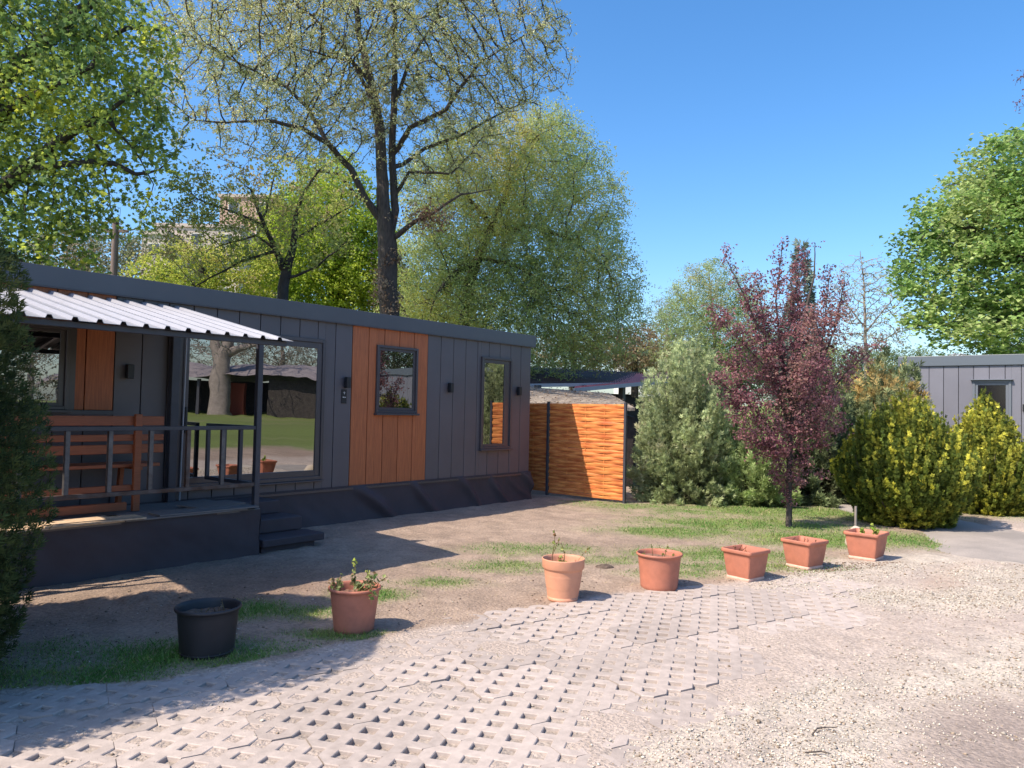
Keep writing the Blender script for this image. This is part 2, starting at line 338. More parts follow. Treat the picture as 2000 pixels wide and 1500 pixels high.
def build_path():
    V = []; Fs = []; t = np.linspace(0, 1, 60); k = np.linspace(0, len(PTX)-1, 60)
    xs = np.interp(k, range(len(PTX)), PTX); yy = np.interp(k, range(len(PTX)), PTY)
    for i in range(60):
        j0, j1 = max(i-1, 0), min(i+1, 59); d = np.array([xs[j1]-xs[j0], yy[j1]-yy[j0]]); d /= np.linalg.norm(d); nn = np.array([-d[1], d[0]])
        for s_ in (-1, -.5, 0, .5, 1):
            wv = 1.04; q = np.array([xs[i], yy[i]])+nn*s_*wv; V.append((q[0], q[1], .004-.045*abs(s_)**5-.06*max(0, 1-i/5)))
    for i in range(59):
        for j in range(4): a = i*5+j; Fs.append((a, a+1, a+6, a+5))
    me = np_mesh('path', V, np.array(Fs)[:, ::-1], None, True); tag(link('path', me, ASPH), kind='structure')
build_path()

def rand_dirs(n, rs):
    v = rs.normal(size=(n, 3)); return v/np.linalg.norm(v, axis=1)[:, None]
def build_pebbles():
    rs = np.random.RandomState(3); N = 600000
    # sample in view: polar-ish so near and far are both covered
    px = rs.uniform(-60, 2060, N); py = 1500-440*rs.uniform(0, 1, N)**1.15+40
    d = CF*FPX+CR*(px-1000)[:, None]-CU*(py-750)[:, None]; P = (CP+d*(-CP[2]/d[:, 2])[:, None])[:, :2]
    dist = np.hypot(*(P-CP[:2]).T); g = gravel(P); x, y = P.T
    pav = (y < yn(x)) & (y > ys(x)); road = (y < yn(x)) & (y > -9)
    n = fbm(P, 5, 91, 3)
    near = sstep(-4.6, -3.2, x); dens = g*(.055+.19*near)+np.where(pav, .014*sstep(.45, .75, n), 0)+np.where(road & ~pav, .03*sstep(.35, .7, n), 0)+.012*((~road) & (y < -.3) & (x < 2))*sstep(.4, .6, n)
    keep = rs.uniform(size=N) < dens*np.clip(dist/5, .5, 2.)**.3
    yard = (~road)[keep]; P = P[keep]; dist = dist[keep]; n = len(P); print('pebbles', n)
    s = rs.gamma(2.0, .0013, n)+.0022+dist*.0004
    B = np.array([(1, 0, 0), (-1, 0, 0), (0, 1, 0), (0, -1, 0), (0, 0, 1), (0, 0, -1), ], float)
    Fc = np.array([(0, 2, 4), (2, 1, 4), (1, 3, 4), (3, 0, 4), (2, 0, 5), (1, 2, 5), (3, 1, 5), (0, 3, 5)])
    V = B[None]*rs.uniform(.6, 1.2, (n, 6, 1))*s[:, None, None]*np.array([1.15, 1, .62])
    a = rs.uniform(0, 2*pi, n); ca, sa = np.cos(a)[:, None], np.sin(a)[:, None]
    V = np.stack([V[..., 0]*ca-V[..., 1]*sa, V[..., 0]*sa+V[..., 1]*ca, V[..., 2]], -1)+rs.normal(0, .12, (n, 6, 3))*s[:, None, None]
    Z = base_z(P)
    V += np.c_[P, Z+s*.35][:, None]
    c = np.array([.56, .495, .415])*rs.uniform(.55, 1.15, (n, 1)); br = rs.uniform(size=n) < .2; c[br] *= np.array([.55, .48, .42]); yb = yard & (rs.uniform(size=n) < .9); c[yb] = np.array([.24, .17, .125])*rs.uniform(.5, 1.3, (yb.sum(), 1)); s[yb] *= .8
    me = np_mesh('gravel', V.reshape(-1, 3), (Fc[None]+np.arange(n)[:, None, None]*6).reshape(-1, 3), np.repeat(c, 6, 0), True)
    o = link('gravel', me, STONE); tag(o, 'pale gravel pebbles scattered over the dusty drive and paver holes', 'gravel', kind='stuff')
build_pebbles()

def build_grass():
    rs = np.random.RandomState(8); N = 620000
    px = rs.uniform(-80, 2080, N); py = 1400-430*rs.uniform(0, 1, N)**.9
    d = CF*FPX+CR*(px-1000)[:, None]-CU*(py-750)[:, None]; P = (CP+d*(-CP[2]/d[:, 2])[:, None])[:, :2]
    P += rs.normal(0, .02, P.shape)
    g = grass(P); x, y = P.T; road = (y < yn(x)-.03) & (x < -1)
    hole = (y < yn(x)) & (y > ys(x))
    keep = (rs.uniform(size=N) < np.clip(g*.95, 0, .85)+.012) & ~road & (y < -.25-0*x) & (P[:, 0] < 30)
    keep &= ~((np.abs(y-np.interp(x, PTX, PTY)) < .7) & (x > -.6) & (x < 5))
    keep |= hole & (rs.uniform(size=N) < .05*sstep(.6, .75, fbm(P, 3, 55, 2))*sstep(-5, -7.5, x))
    P = P[keep]; g = g[keep]; n = len(P); print('grass', n)
    dist = np.hypot(*(P-CP[:2]).T)
    hgt = rs.uniform(.009, .028, n)*(.55+.75*g)*(1+rs.uniform(0, 1, n)**8*1.6); wd = .0014+.00045*dist
    a = rs.uniform(0, 2*pi, n); le = rs.uniform(.3, 1.3, n)*hgt; b = rs.uniform(0, 2*pi, n)
    Z = base_z(P)-.004; B = np.c_[P, Z]
    wv = np.c_[np.cos(a), np.sin(a), a*0]*wd[:, None]; tip = B+np.c_[np.cos(b)*le, np.sin(b)*le, hgt]
    V = np.stack([B-wv, B+wv, tip], 1).reshape(-1, 3)
    t = fbm(P, 2.3, 66)[:, None]; t = np.clip((t-.35)*2.2+rs.normal(0, .25, (n, 1)), 0, 1)
    c = np.array([.12, .255, .05])*(1-t)+np.array([.28, .34, .10])*t
    dry = (rs.uniform(size=n) < .10)|(g < .10); c[dry] = np.array([.42, .35, .2])
    c *= rs.uniform(.7, 1.2, (n, 1))
    me = np_mesh('grass', V, np.arange(n*3).reshape(-1, 3), np.repeat(c, 3, 0))
    tag(link('grass', me, BLADE), 'short patchy grass growing round the flower pots and shrubs', 'grass', kind='stuff')
build_grass()
# ------------------------------------------------------------------ the long cabin
def clad_run(x0, x1, pitch, z0, z1, holes, mb, y0=0.0, th=.022, gap=.005, inv=False, xoff=0):
    """vertical boards with thin shadow gaps, cut around holes (xa, xb, za, zb)"""
    n = int(round((x1-x0)/pitch))
    for i in range(n):
        a = x0+i*(x1-x0)/n+gap; b = x0+(i+1)*(x1-x0)/n-gap
        xs = sorted({a, b, *[max(a, min(b, h[0])) for h in holes], *[max(a, min(b, h[1])) for h in holes]})
        for p, q in zip(xs[:-1], xs[1:]):
            if q-p < .004: continue
            zz = [(z0, z1)]; m_ = (p+q)/2
            for h in holes:
                if h[0] <= m_ <= h[1]:
                    zz = [s for (u, v) in zz for s in ((u, min(v, h[2])), (max(u, h[3]), v)) if s[1]-s[0] > .003]
            for u, v in zz: mb.box(p, y0, u, q, y0+th, v)
def framebox(mb, x0, x1, z0, z1, w, y0, y1, bw=None):
    bw = bw or w
    mb.box(x0, y0, z0, x0+w, y1, z1); mb.box(x1-w, y0, z0, x1, y1, z1)
    mb.box(x0+w, y0, z1-w, x1-w, y1, z1); mb.box(x0+w, y0, z0, x1-w, y1, z0+bw)
WT, WB = 2.72, .48
def wall_lamp(parent, x, z, y=0.0):
    b = MB(); b.box(x-.035, y-.085, z-.075, x+.035, y-.02, z+.075); b.box(x-.022, y-.02, z-.03, x+.022, y, z+.03)
    b.build('wall_lamp', BLACK, parent, .006)
def build_cabin():
    r = thing('cabin', (0, 0, 0), 'long dark grey panelled cabin with a tall orange wood panel, raised on a dark skirt', 'cabin')
    H1 = (-9.0, -7.65, 1.49, 2.33); HD = (-6.5, -4.49, .62, 2.47); H2 = (-3.6, -2.8, 1.505, 2.475); H3 = (-1.345, -.555, .93, 2.455)
    b = MB(); b.box(-13.0, .024, WB, .0, 2.9, WT); 
    b.build('wall_core', CLAD_D, r)
    b = MB()
    clad_run(-13.0, -8.64, .29, WB, WT, [], b); clad_run(-8.64, -7.2, .288, WB, 1.45, [], b); clad_run(-7.2, -4.03, .288, WB, WT, [HD], b); clad_run(-2.575, 0.0, .2861, WB, WT, [H3], b)
    b.box(-.02, .022, WB, .022, 2.9, WT)
    b.build('wall', CLAD, r, .003, 1)
    b = MB(); clad_run(-4.03, -2.575, .291, WB+.003, WT, [H2], b, -.003); b.build('wood_panel', WOOD, r, .003, 1)
    b = MB(); clad_run(-8.64, -7.2, .288, 1.50, WT, [H1], b, -.003); b.build('wood_panel', WOOD, r, .003, 1)['label'] = 'shaded wood panel under the canopy'
    b = MB(); b.box(-8.66, -.012, 1.45, -7.19, .02, 1.497); b.box(-7.655, -.006, 1.497, -7.58, .021, 2.33); b.build('trim', FRAME, r, .002, 1)
    b = MB(); b.box(-13.05, -.045, WT-.005, .085, .03, 2.92); b.box(.03, .03, WT-.005, .085, 2.95, 2.92); b.build('fascia', FASC, r, .006)
    b = MB(); b.box(-13.05, .03, 2.80, .03, 2.95, 2.90); b.build('roof', FASC, r)
    b = MB(); b.box(-13.03, -.05, 2.706, .05, -.004, 2.717); b.box(-13.0, -.03, WB-.03, .03, .024, WB-.001); b.build('drip_edge', FRAME, r)
    # windows
    def window(x0, x1, z0, z1, gx0, gx1, gz0, gz1, name='window', panes=1, deep=0.0):
        f = MB(); o = .022
        framebox(f, x0, x1, z0, z1, .035, -.035, .024)
        f.box(x0+.035, -.008, z0+.035, gx0, .02, z1-.035); f.box(gx1, -.008, z0+.035, x1-.035, .02, z1-.035)
        f.box(gx0, -.008, gz1, gx1, .02, z1-.035); f.box(gx0, -.008, z0+.035, gx1, .02, gz0)
        if name == 'window': f.box(x0-.02, -.07, z0-.03, x1+.02, -.001, z0-.002)
        w_ = f.build(name, FRAME, r, .003, 1)
        return w_
    w1 = window(-9.0, -7.65, 1.50, 2.33, -8.9, -7.735, 1.57, 2.27)
    MB().box(-8.9, .004, 1.57, -7.735, .016, 2.27).build('pane', GLASS, w1)
    w2 = window(-3.6, -2.8, 1.505, 2.475, -3.525, -2.875, 1.585, 2.40)
    MB().box(-3.525, .004, 1.585, -2.875, .016, 2.40).build('pane', GLASS, w2)
    w3 = window(-1.345, -.555, .93, 2.455, -1.255, -.735, 1.01, 2.36)
    MB().box(-1.255, .006, 1.01, -.735, .016, 2.36).build('pane', GLASS, w3)
    f = MB(); framebox(f, -6.5, -4.49, .62, 2.47, .05, -.03, .024)
    framebox(f, -6.45, -4.54, .67, 2.42, .075, -.012, .022); f.box(-5.51, -.016, .745, -5.43, .021, 2.345)
    f.box(-6.46, -.075, .60, -4.50, -.001, .619)
    dr = f.build('door', FRAME, r, .004, 1); dr['label'] = 'wide two-pane sliding glass door'
    for a, b_ in ((-6.375, -5.51), (-5.43, -4.615)):
        k0, kt = .0105, .0070; V = [(x_, .018-(x_-a)*k0-(z_-.745)*kt+d_, z_) for d_ in (-.004, .0) for x_, z_ in ((a, .745), (b_, .745), (b_, 2.345), (a, 2.345))]
        MB().add(V, [(0, 1, 2, 3), (7, 6, 5, 4), (0, 4, 5, 1), (1, 5, 6, 2), (2, 6, 7, 3), (3, 7, 4, 0)]).build('pane', GLASS, dr)
    h = MB(); h.box(-6.425, -.05, 1.25, -6.40, -.012, 1.55); h.build('handle', BLACK, dr, .004)
    for x in (-7.06, -4.14, -2.105, -.38): wall_lamp(r, x, 1.915)
    s = MB(); s.box(-4.20, -.012, 1.63, -4.115, 0, 1.82); sg = s.build('sign', BLACK, r, .002, 1); sg['label'] = 'small black number plate with pale symbols'
    t = MB(); t.box(-4.163, -.0145, 1.755, -4.155, -.0122, 1.79); t.box(-4.18, -.0145, 1.775, -4.14, -.0122, 1.779); t.box(-4.185, -.0145, 1.708, -4.158, -.0122, 1.72); t.box(-4.152, -.0145, 1.708, -4.132, -.0122, 1.718)
    t.build('print', WHITEP, sg)
    # membrane skirt with slanting folds
    n, m_ = 560, 26; V = []
    xs = np.linspace(-13.0, .03, n)
    for j in range(m_):
        v = j/(m_-1)
        z = .505-v*.56
        xx = xs+v*.0
        u = xs*1.0-v*.55                                            # folds lean down to the left
        amp = sstep(-5.2, -3.6, xs)*.75+.12+.35*sstep(-1.3, -.4, xs)
        f1 = np.maximum(0, np.sin(u*6.3+3.0*vn(np.c_[xs*1.2, xs*0], 1, 4)))**4*.10*(.35+vn(np.c_[u*1.1, xs*0], 1, 14))
        f2 = np.maximum(0, np.sin(u*11+3*vn(np.c_[xs*2, xs*0+v], 1, 8)))**2*.022*sstep(-1.4, -.3, xs)
        f3 = .014*(fbm(np.c_[u*2, xs*0+v*1.5], 1.5, 12)-.5)
        y = -.012-(f1+f2)*amp*sin(pi*min(1, v*1.0+.04))**.6-f3-.05*v**3
        V += [(a, b_, z) for a, b_ in zip(xx, y)]
    i = (np.arange(m_-1)[:, None]*n+np.arange(n-1)[None]).ravel()
    me = np_mesh('skirt', V, np.c_[i, i+n, i+n+1, i+1], None, True); k = link('skirt', me, MEMB, r)
    V = []; ysd = np.linspace(0, 2.9, 60)
    for j in range(8): V += [(.03+.012*sin(y_*7+j*.4), y_, .505-j/7*.56) for y_ in ysd]
    i = (np.arange(7)[:, None]*60+np.arange(59)[None]).ravel()
    link('skirt', np_mesh('skirt', V, np.c_[i, i+60, i+61, i+1], None, True), MEMB, r)
    return r
build_cabin()

def wrinkled_sheet(a, b, z1, z0, n, m_, seed, amp=.03, out=(0, -1)):
    """hanging membrane from a to b (xy), top z1 to bottom z0"""
    a = np.array(a); b = np.array(b); V = []; L_ = np.linalg.norm(b-a)
    for j in range(m_):
        v = j/(m_-1)
        for i in range(n):
            u = i/(n-1); p = a+(b-a)*u; w_ = float(amp*(fbm(np.array([[u*L_*1.1-v*.5, v*.7]]), 1.5, seed)[0]-.5)*2*sin(pi*min(1, v+.08))**.5)
            V.append((p[0]+out[0]*w_, p[1]+out[1]*w_, z1+(z0-z1)*v))
    i = (np.arange(m_-1)[:, None]*n+np.arange(n-1)[None]).ravel()
    return np_mesh('skirt', V, np.c_[i, i+n, i+n+1, i+1], None, True)
def build_deck():
    r = thing('porch_deck', (0, 0, 0), 'raised porch deck wrapped in dark membrane in front of the cabin door', 'porch deck')
    DX0, DX1, DY = -10.2, -6.15, -1.16
    MB().box(DX0, DY+.02, .05, DX1-.02, -.05, .47).build('deck_frame', CLAD_D, r)
    b = MB(); y = DY
    rs = random.Random(2)
    while y < -.08: b.box(DX0, y, .47, DX1, min(y+.136, -.06), .492); y += .142
    b.build('deck_floor', BOARDG, r, .003, 1)
    link('skirt', wrinkled_sheet((DX0, DY-.005), (DX1, DY-.005), .484, -.04, 150, 14, 5, .045), MEMB, r)
    link('skirt', wrinkled_sheet((DX1, DY), (DX1, -.06), .484, -.04, 40, 14, 9, .03, (1, 0)), MEMB, r)
    # steps wrapped in the same membrane
    s = thing('porch_steps', (0, 0, 0), 'three low steps wrapped in dark membrane beside the porch deck', 'steps')
    for k, (z, y0, x1) in enumerate(((.155, -1.20, -5.33), (.315, -.86, -5.40), (.47, -.50, -5.46))):
        q = MB(); q.box(-6.13, y0, z-.155 if k else .07, x1, y0+.38 if k < 2 else -.06, z); o_ = q.build('step', MEMB, s, .014, 3)
    q = MB(); q.box(-6.10, -1.13, -.03, -5.42, -.86, .075); q.box(-6.1, -.86, -.03, -5.44, -.07, .157); q.box(-6.1, -.50, .157, -5.50, -.07, .314); q.build('riser', MEMB, s)
    # railing
    g = thing('railing', (0, 0, 0), 'low welded steel railing along the edge of the porch deck', 'railing')
    A = -1.10
    q = MB(); q.box(-10.1, A-.02, 1.325, -6.18, A+.02, 1.365); q.build('top_rail', STEELD, g, .003, 1)
    q = MB(); q.box(-10.1, A-.02, .725, -6.18, A+.02, .765); q.build('bottom_rail', RUST, g, .003, 1)
    q = MB(); q.box(-6.2, A+.02, 1.325, -6.16, -.1, 1.365); q.build('top_rail', STEELD, g, .003, 1)
    q = MB(); q.box(-6.2, A+.02, .725, -6.16, -.1, .765); q.build('bottom_rail', STEELD, g, .003, 1)
    for k, x in enumerate((-9.9, -9.53, -9.16, -8.79, -8.42, -8.055, -7.69, -7.315, -6.945, -6.575)):
        MB().box(x-.02, A-.02, .765, x+.02, A+.02, 1.325).build('baluster', [RUST, STEEL][k % 2] if k > 6 else STEEL, g, .002, 1)
    for y in (-.12, -.46, -.79): MB().box(-6.2, y-.02, .765, -6.16, y+.02, 1.325).build('baluster', STEELD, g, .002, 1)
    # boards lying on the deck edge
    def board(x, y, z, l, w_, rz, m_, lab, tilt=0, t_=.014):
        me = MB(); nn = 9; rr = random.Random(int(x*1000)); top = [(-l/2, -w_/2)]+[(-l/2+l*i/nn, -w_/2+rr.uniform(-.006, .006)) for i in range(1, nn)]+[(l/2, -w_/2), (l/2, w_/2)]+[(l/2-l*i/nn, w_/2+rr.uniform(-.006, .006)) for i in range(1, nn)]+[(-l/2, w_/2)]
        k = len(top); me.add([(a, b_, t_) for a, b_ in top]+[(a, b_, 0) for a, b_ in top], [tuple(range(k)), tuple(range(2*k-1, k-1, -1))]+[(i, k+i, k+(i+1) % k, (i+1) % k) for i in range(k)])
        o_ = me.build('loose_board', m_); o_.location = (x, y, z); o_.rotation_euler = (tilt, 0, rz); tag(o_, lab, 'board', 'loose boards on the deck edge')
    board(-8.02, -.99, .494, 1.10, .42, .02, BOARD, 'sunlit pale chipboard sheet lying flat on the deck edge near the left conifer')
    board(-7.82, -1.10, .512, .85, .26, -.03, BOARD, 'narrow sunlit chipboard strip on top of the wide pale sheet')
    board(-6.95, -.98, .494, 1.25, .44, .015, BOARDG, 'wide grey weathered board lying in shade under the railing')
    board(-6.72, -1.08, .511, 1.05, .24, -.02, BOARDG, 'narrow grey board overhanging the deck edge by the corner post')
    board(-6.45, -.72, .511, .6, .34, .12, BOARDG, 'short skewed grey board nearest the glass door')
build_deck()

def build_canopy():
    r = thing('canopy', (0, 0, 0), 'white corrugated canopy on a dark steel frame over the porch', 'canopy')
    X0, X1 = -9.27, -6.40; yb, zb, yf, zf = .0, 2.655, -2.02, 2.215
    pr = []; x = X1; k = 0; pitch = .183                          # profile across x
    while x > X0-.01:
        pr += [(x, 0), (x-.125, 0), (x-.138, .028), (x-.17, .028)]; x -= pitch
    pr.append((x, 0)); V = []; ny = 8
    for j in range(ny):
        v = j/(ny-1)
        for (a, h_) in pr: V.append((a, yb+(yf-yb)*v, zb+(zf-zb)*v+h_))
    n = len(pr); i = (np.arange(ny-1)[:, None]*n+np.arange(n-1)[None]).ravel()
    me = np_mesh('sheet', V, np.c_[i, i+1, i+n+1, i+n]); o = link('sheet', me, [SHEET, SHEET_E], r)
    s = o.modifiers.new('solid', 'SOLIDIFY'); s.thickness = .004; s.offset = -1; s.material_offset = 1; s.material_offset_rim = 0
    f = MB(); sl_ = (zf-zb)/(yf-yb)
    def zz(y): return zb+(y-yb)*sl_
    f.box(X0+.03, -1.96, zz(-1.96)-.066, X1-.03, -1.92, zz(-1.96)-.018)
    f.box(X0+.03, -.085, zz(-.085)-.07, X1-.03, -.045, zz(-.085)-.012)
    for x in (X1-.06, -7.3, -8.2, X0+.08): f.bar((x, -.06, zz(-.06)-.045), (x, -1.93, zz(-1.93)-.045), .04, .05)
    f.box(X0+.05, -1.12, zz(-1.1)-.12, -6.15, -1.08, zz(-1.1)-.07); 
    f.build('frame', STEELD, r, .003, 1)
    for x in (-6.175, -9.2): MB().box(x-.03, -1.13, .0, x+.03, -1.07, zz(-1.1)-.07).build('post', STEELD, r, .004, 1)
    MB().box(-6.62, -.10, .49, -6.53, -.04, 2.56).build('post', STEELD, r, .004, 1)
    MB().bar((-6.58, -.12, 2.40), (-6.58, -.40, 2.55), .03, .03).build('brace', STEELD, r)
    q = MB().tube([(-6.44, -.05, 2.58), (-6.45, -.05, 1.3), (-6.46, -.05, .5)], .011, 8).build('white_conduit', SHEET); tag(q, 'thin white vertical conduit beside the glass door', 'conduit')
build_canopy()

def build_bench():
    r = thing('porch_bench', (0, 0, 0), 'stained wooden bench with slatted backrest standing on the porch', 'bench')
    x0, x1 = -9.0, -6.9; yb = -.52
    for k, (a, b_) in enumerate(((1.355, 1.45), (1.20, 1.265), (1.075, 1.165))):
        MB().box(x0, yb, a, x1, yb+.028, b_).build('backrest_slat', BENCH, r, .004, 1)
    for x in (-7.18, -8.75): MB().box(x-.035, yb-.045, .495, x+.035, yb-.002, 1.47).build('leg', BENCH, r, .004, 1)
    q = MB(); 
    for k in range(3): q.box(x0, yb+.06+k*.125, .93, x1, yb+.17+k*.125, .965)
    q.build('seat', BENCH, r, .004, 1)
    for x in (-7.12, -8.69):
        MB().bar((x, yb+.02, .915), (x, yb+.42, .915), .04, .03).build('seat_bearer', BENCH, r)
        MB().bar((x-.04, yb+.41, .495), (x-.04, yb+.36, .93), .04, .06).build('leg', BENCH, r)
    MB().box(x0+.1, yb-.10, .52, -7.3, yb-.05, .60).build('lower_rail', BENCH, r, .004, 1)
    MB().box(x0+.1, yb-.002, .70, -7.2, yb+.03, .76).build('lower_rail', BENCH, r, .004, 1)
build_bench()

# ------------------------------------------------------------------ right cabin
def build_cabin2():
    r = thing('cabin', (7.7, 0, 0), 'second dark grey cabin with a dark doorway behind the golden shrubs', 'cabin')
    # local frame: x runs to -Y in the world, y runs to +X
    r.rotation_euler = (0, 0, -pi/2)
    L0, L1 = 4.42, 13.0; D0, D1 = 5.74, 6.43
    MB().box(L0, .024, WB, L1, 2.9, WT).build('wall_core', CLAD_D, r)
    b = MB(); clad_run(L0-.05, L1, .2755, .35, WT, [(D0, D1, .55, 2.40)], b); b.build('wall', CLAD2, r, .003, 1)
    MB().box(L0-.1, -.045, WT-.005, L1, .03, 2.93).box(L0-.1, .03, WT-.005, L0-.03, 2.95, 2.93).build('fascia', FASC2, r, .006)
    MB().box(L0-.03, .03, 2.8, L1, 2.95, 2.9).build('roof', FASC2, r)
    f = MB(); framebox(f, D0, D1, .55, 2.40, .05, -.03, .024); framebox(f, D0+.05, D1-.05, .6, 2.35, .05, -.01, .022); f.box(D0-.03, -.09, 2.402, D1+.03, -.001, 2.42)
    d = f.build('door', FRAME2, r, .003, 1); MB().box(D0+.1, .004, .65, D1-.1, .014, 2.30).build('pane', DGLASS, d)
    wall_lamp(r, 6.66, 1.84)
    MB().box(L0, -.01, -.05, L1, .02, .35).build('skirt', MEMB, r)
    rs = random.Random(3)
    q = MB()
    for k in range(5): q.tube([(5.3+k*.05, .1, 2.93), (5.3+k*.07, .15, 2.97+.02*(k % 2)), (5.4+k*.05, .1, 2.96)], .008, 5)
    q.build('cable_clip', SHEET, r)
build_cabin2()

# ------------------------------------------------------------------ woven fence
def build_fence():
    def panel(x, y0, y1, z0, z1, name, lab):
        r = thing('woven_fence_panel', (x, 0, 0), lab, 'fence panel', 'woven fence panels beside the cabin')
        n = int((z1-z0)/.060); V = []; Fs = []; W_ = abs(y1-y0); rs = np.random.RandomState(int(abs(y0*100))+1)
        uprights = np.array([.5]) if W_ > 1 else np.array([.5])
        for i in range(n):
            za = z0+i*(z1-z0)/n; zb_ = za+(z1-z0)/n*1.04; ph = 0 if i % 2 else pi; m_ = 40; k = len(V)
            tw = rs.uniform(-.004, .004); sag = rs.uniform(-.006, .006)
            for j in range(m_):
                t = j/(m_-1); y = y0+(y1-y0)*t; off = .0085*cos(t*pi*(4 if W_ > 1 else 2)+ph)
                zz = sag*sin(pi*t)+rs.normal(0, .0006)
                V += [(off-.004+tw, y, za+zz), (off-.009, y, (za+zb_)/2+zz), (off-.004-tw, y, zb_+zz), (off+.004, y, (za+zb_)/2+zz)]
            for j in range(m_-1):
                for q in range(4): a = k+j*4+q; b_ = k+j*4+(q+1) % 4; Fs.append((a, a+4, b_+4, b_))
        link('lath', np_mesh('lath', V, np.array(Fs)[:, ::-1], None, False), WEAVE, r)
        b = MB()
        for u in (.25, .5, .75) if W_ > 1 else (.5,): b.box(-.006, y0+(y1-y0)*u-.012, z0, .006, y0+(y1-y0)*u+.012, z1)
        b.build('upright', WEAVE, r)
        return r
    panel(.75, .10, -1.49, .06, 1.72, 'a', 'bright orange woven lath fence panel, half sunlit, right of the cabin')
    panel(.77, 1.5, .17, .08, 1.72, 'b', 'shaded woven lath fence panel tucked behind the cabin corner')
    for y, lab in ((.135, 'dark steel fence post between the two woven panels'), (-1.52, 'dark steel fence post at the free sunlit end of the fence')):
        b = MB().box(.72, y-.022, -.1, .77, y+.022, 1.75).box(.715, y-.027, 1.75, .775, y+.027, 1.757).build('fence_post', STEELD, None, .002, 1); tag(b, lab, 'fence post', 'posts of the woven fence')
build_fence()

# ------------------------------------------------------------------ pots
def lathe(prof, n=48):
    mb = MB(); V = [(r_*cos(2*pi*k/n), r_*sin(2*pi*k/n), z) for r_, z in prof for k in range(n)]
    mb.add(V, [(i*n+k, i*n+(k+1) % n, (i+1)*n+(k+1) % n, (i+1)*n+k) for i in range(len(prof)-1) for k in range(n)], True); return mb
def soil_disc(R, z, mat_, parent, sq=None, seed=1):
    n = 26; V = []; Fs = []; rs = np.random.RandomState(seed)
    if sq is None:
        for i in range(n):
            for k in range(36): r_ = R*i/(n-1); V.append((r_*cos(k*pi/18), r_*sin(k*pi/18), z))
        Fs = [(i*36+k, (i+1)*36+k, (i+1)*36+(k+1) % 36, i*36+(k+1) % 36) for i in range(n-1) for k in range(36)]
    else:
        for i in range(n):
            for j in range(n): V.append((sq*(2*i/(n-1)-1), sq*(2*j/(n-1)-1), z))
        Fs = [(i*n+j, (i+1)*n+j, (i+1)*n+j+1, i*n+j+1) for i in range(n-1) for j in range(n-1)]
    V = np.array(V); V[:, 2] += .035*(fbm(V[:, :2]+seed, 22, seed)-.5); link('soil', np_mesh('soil', V, Fs, None, True), mat_, parent)
def round_pot(loc, R, H, m_, lab, deeprim=False, mats=None, rz=0, taper=.74, depth=.06, tilt=0):
    r = thing('flower_pot', loc, lab, 'flower pot', 'flower pots along the drive', rz)
    if tilt: r.rotation_euler = (tilt, 0, 0)
    rb = R*taper
    if deeprim:
        pr = [(0, .0), (rb*.9, .0), (rb*.98, .012), (rb, .035)]
        for k in range(26): t = k/25; pr.append((rb+(R*.90-rb)*t+(.0022 if (k % 2 and 8 < k < 20) else 0), .035+(H*.74-.035)*t))
        pr += [(R*.955, H*.765), (R*.985, H*.79), (R*.985, H*.93), (R*1.0, H*.965), (R, H*.99), (R*.985, H), (R*.95, H*.99), (R*.93, H*.93), (R*.86, H*.7), (R*.8, H*.6)]
    else:
        pr = [(0, 0), (rb*.93, 0), (rb, .012), (rb*1.01, .04), (R*.90, H*.80), (R*.915, H*.905), (R*.93, H*.92), (R*.985, H*.93), (R, H*.955), (R*.995, H*.985), (R*.965, H), (R*.93, H*.985), (R*.895, H*.93), (R*.87, H*.75), (R*.8, H*.5)]
    b = lathe(pr).build('body', m_, r)
    soil_disc(R*.872, H-depth, SOIL if m_ is BLACKP else SOILP, r, None, int(abs(loc[0])*10))
    return r
def square_pot(loc, W_, H, lab, rz, mats=None, group='flower pots along the drive', under='body'):
    r = thing('planter', loc, lab, 'planter', group, rz); wt, wbm = W_/2, W_/2*.74
    def ring(h_, z, cr=.025, n=5):
        P = []
        for sx, sy, a0 in ((1, 1, 0), (-1, 1, 90), (-1, -1, 180), (1, -1, 270)):
            for k in range(n): a = radians(a0+90*k/(n-1)); P.append(((h_-cr)*sx+cr*cos(a), (h_-cr)*sy+cr*sin(a), z))
        return P
    mb = MB(); prof = [(wbm-.02, 0, .01), (wbm, .004, .012), (wbm+.002, .035, .012), (wbm-.004, .04, .014)]
    for k in range(1, 9): t = k/8; prof.append((wbm-.004+(wt*.93-wbm)*t**.72, .04+(H*.86-.04)*t, .016+.01*t))
    prof += [(wt*.94, H*.875, .028), (wt*.985, H*.885, .03), (wt, H*.91, .032), (wt, H*.97, .032), (wt*.985, H, .03), (wt*.93, H, .03), (wt*.90, H*.985, .028), (wt*.87, H*.8, .026), (wt*.8, H*.6, .026)]
    V = []; [V.extend(ring(*p)) for p in prof]; n = 20
    mb.add(V, [(i*n+k, i*n+(k+1) % n, (i+1)*n+(k+1) % n, (i+1)*n+k) for i in range(3, len(prof)-1) for k in range(n)], True)
    mb.build('body', TERRA, r, 0)
    mb = MB(); mb.add(V[:4*n], [(i*n+k, i*n+(k+1) % n, (i+1)*n+(k+1) % n, (i+1)*n+k) for i in range(3) for k in range(n)], True); mb.build('foot', TERRAP, r)
    soil_disc(0, H-.06, SOILP, r, wt*.86, int(abs(loc[0])*10))
    return r
BLACKP = mat('black_nursery_plastic', (.024, .022, .025), .5, 0, .5, var=.2, vsc=6)
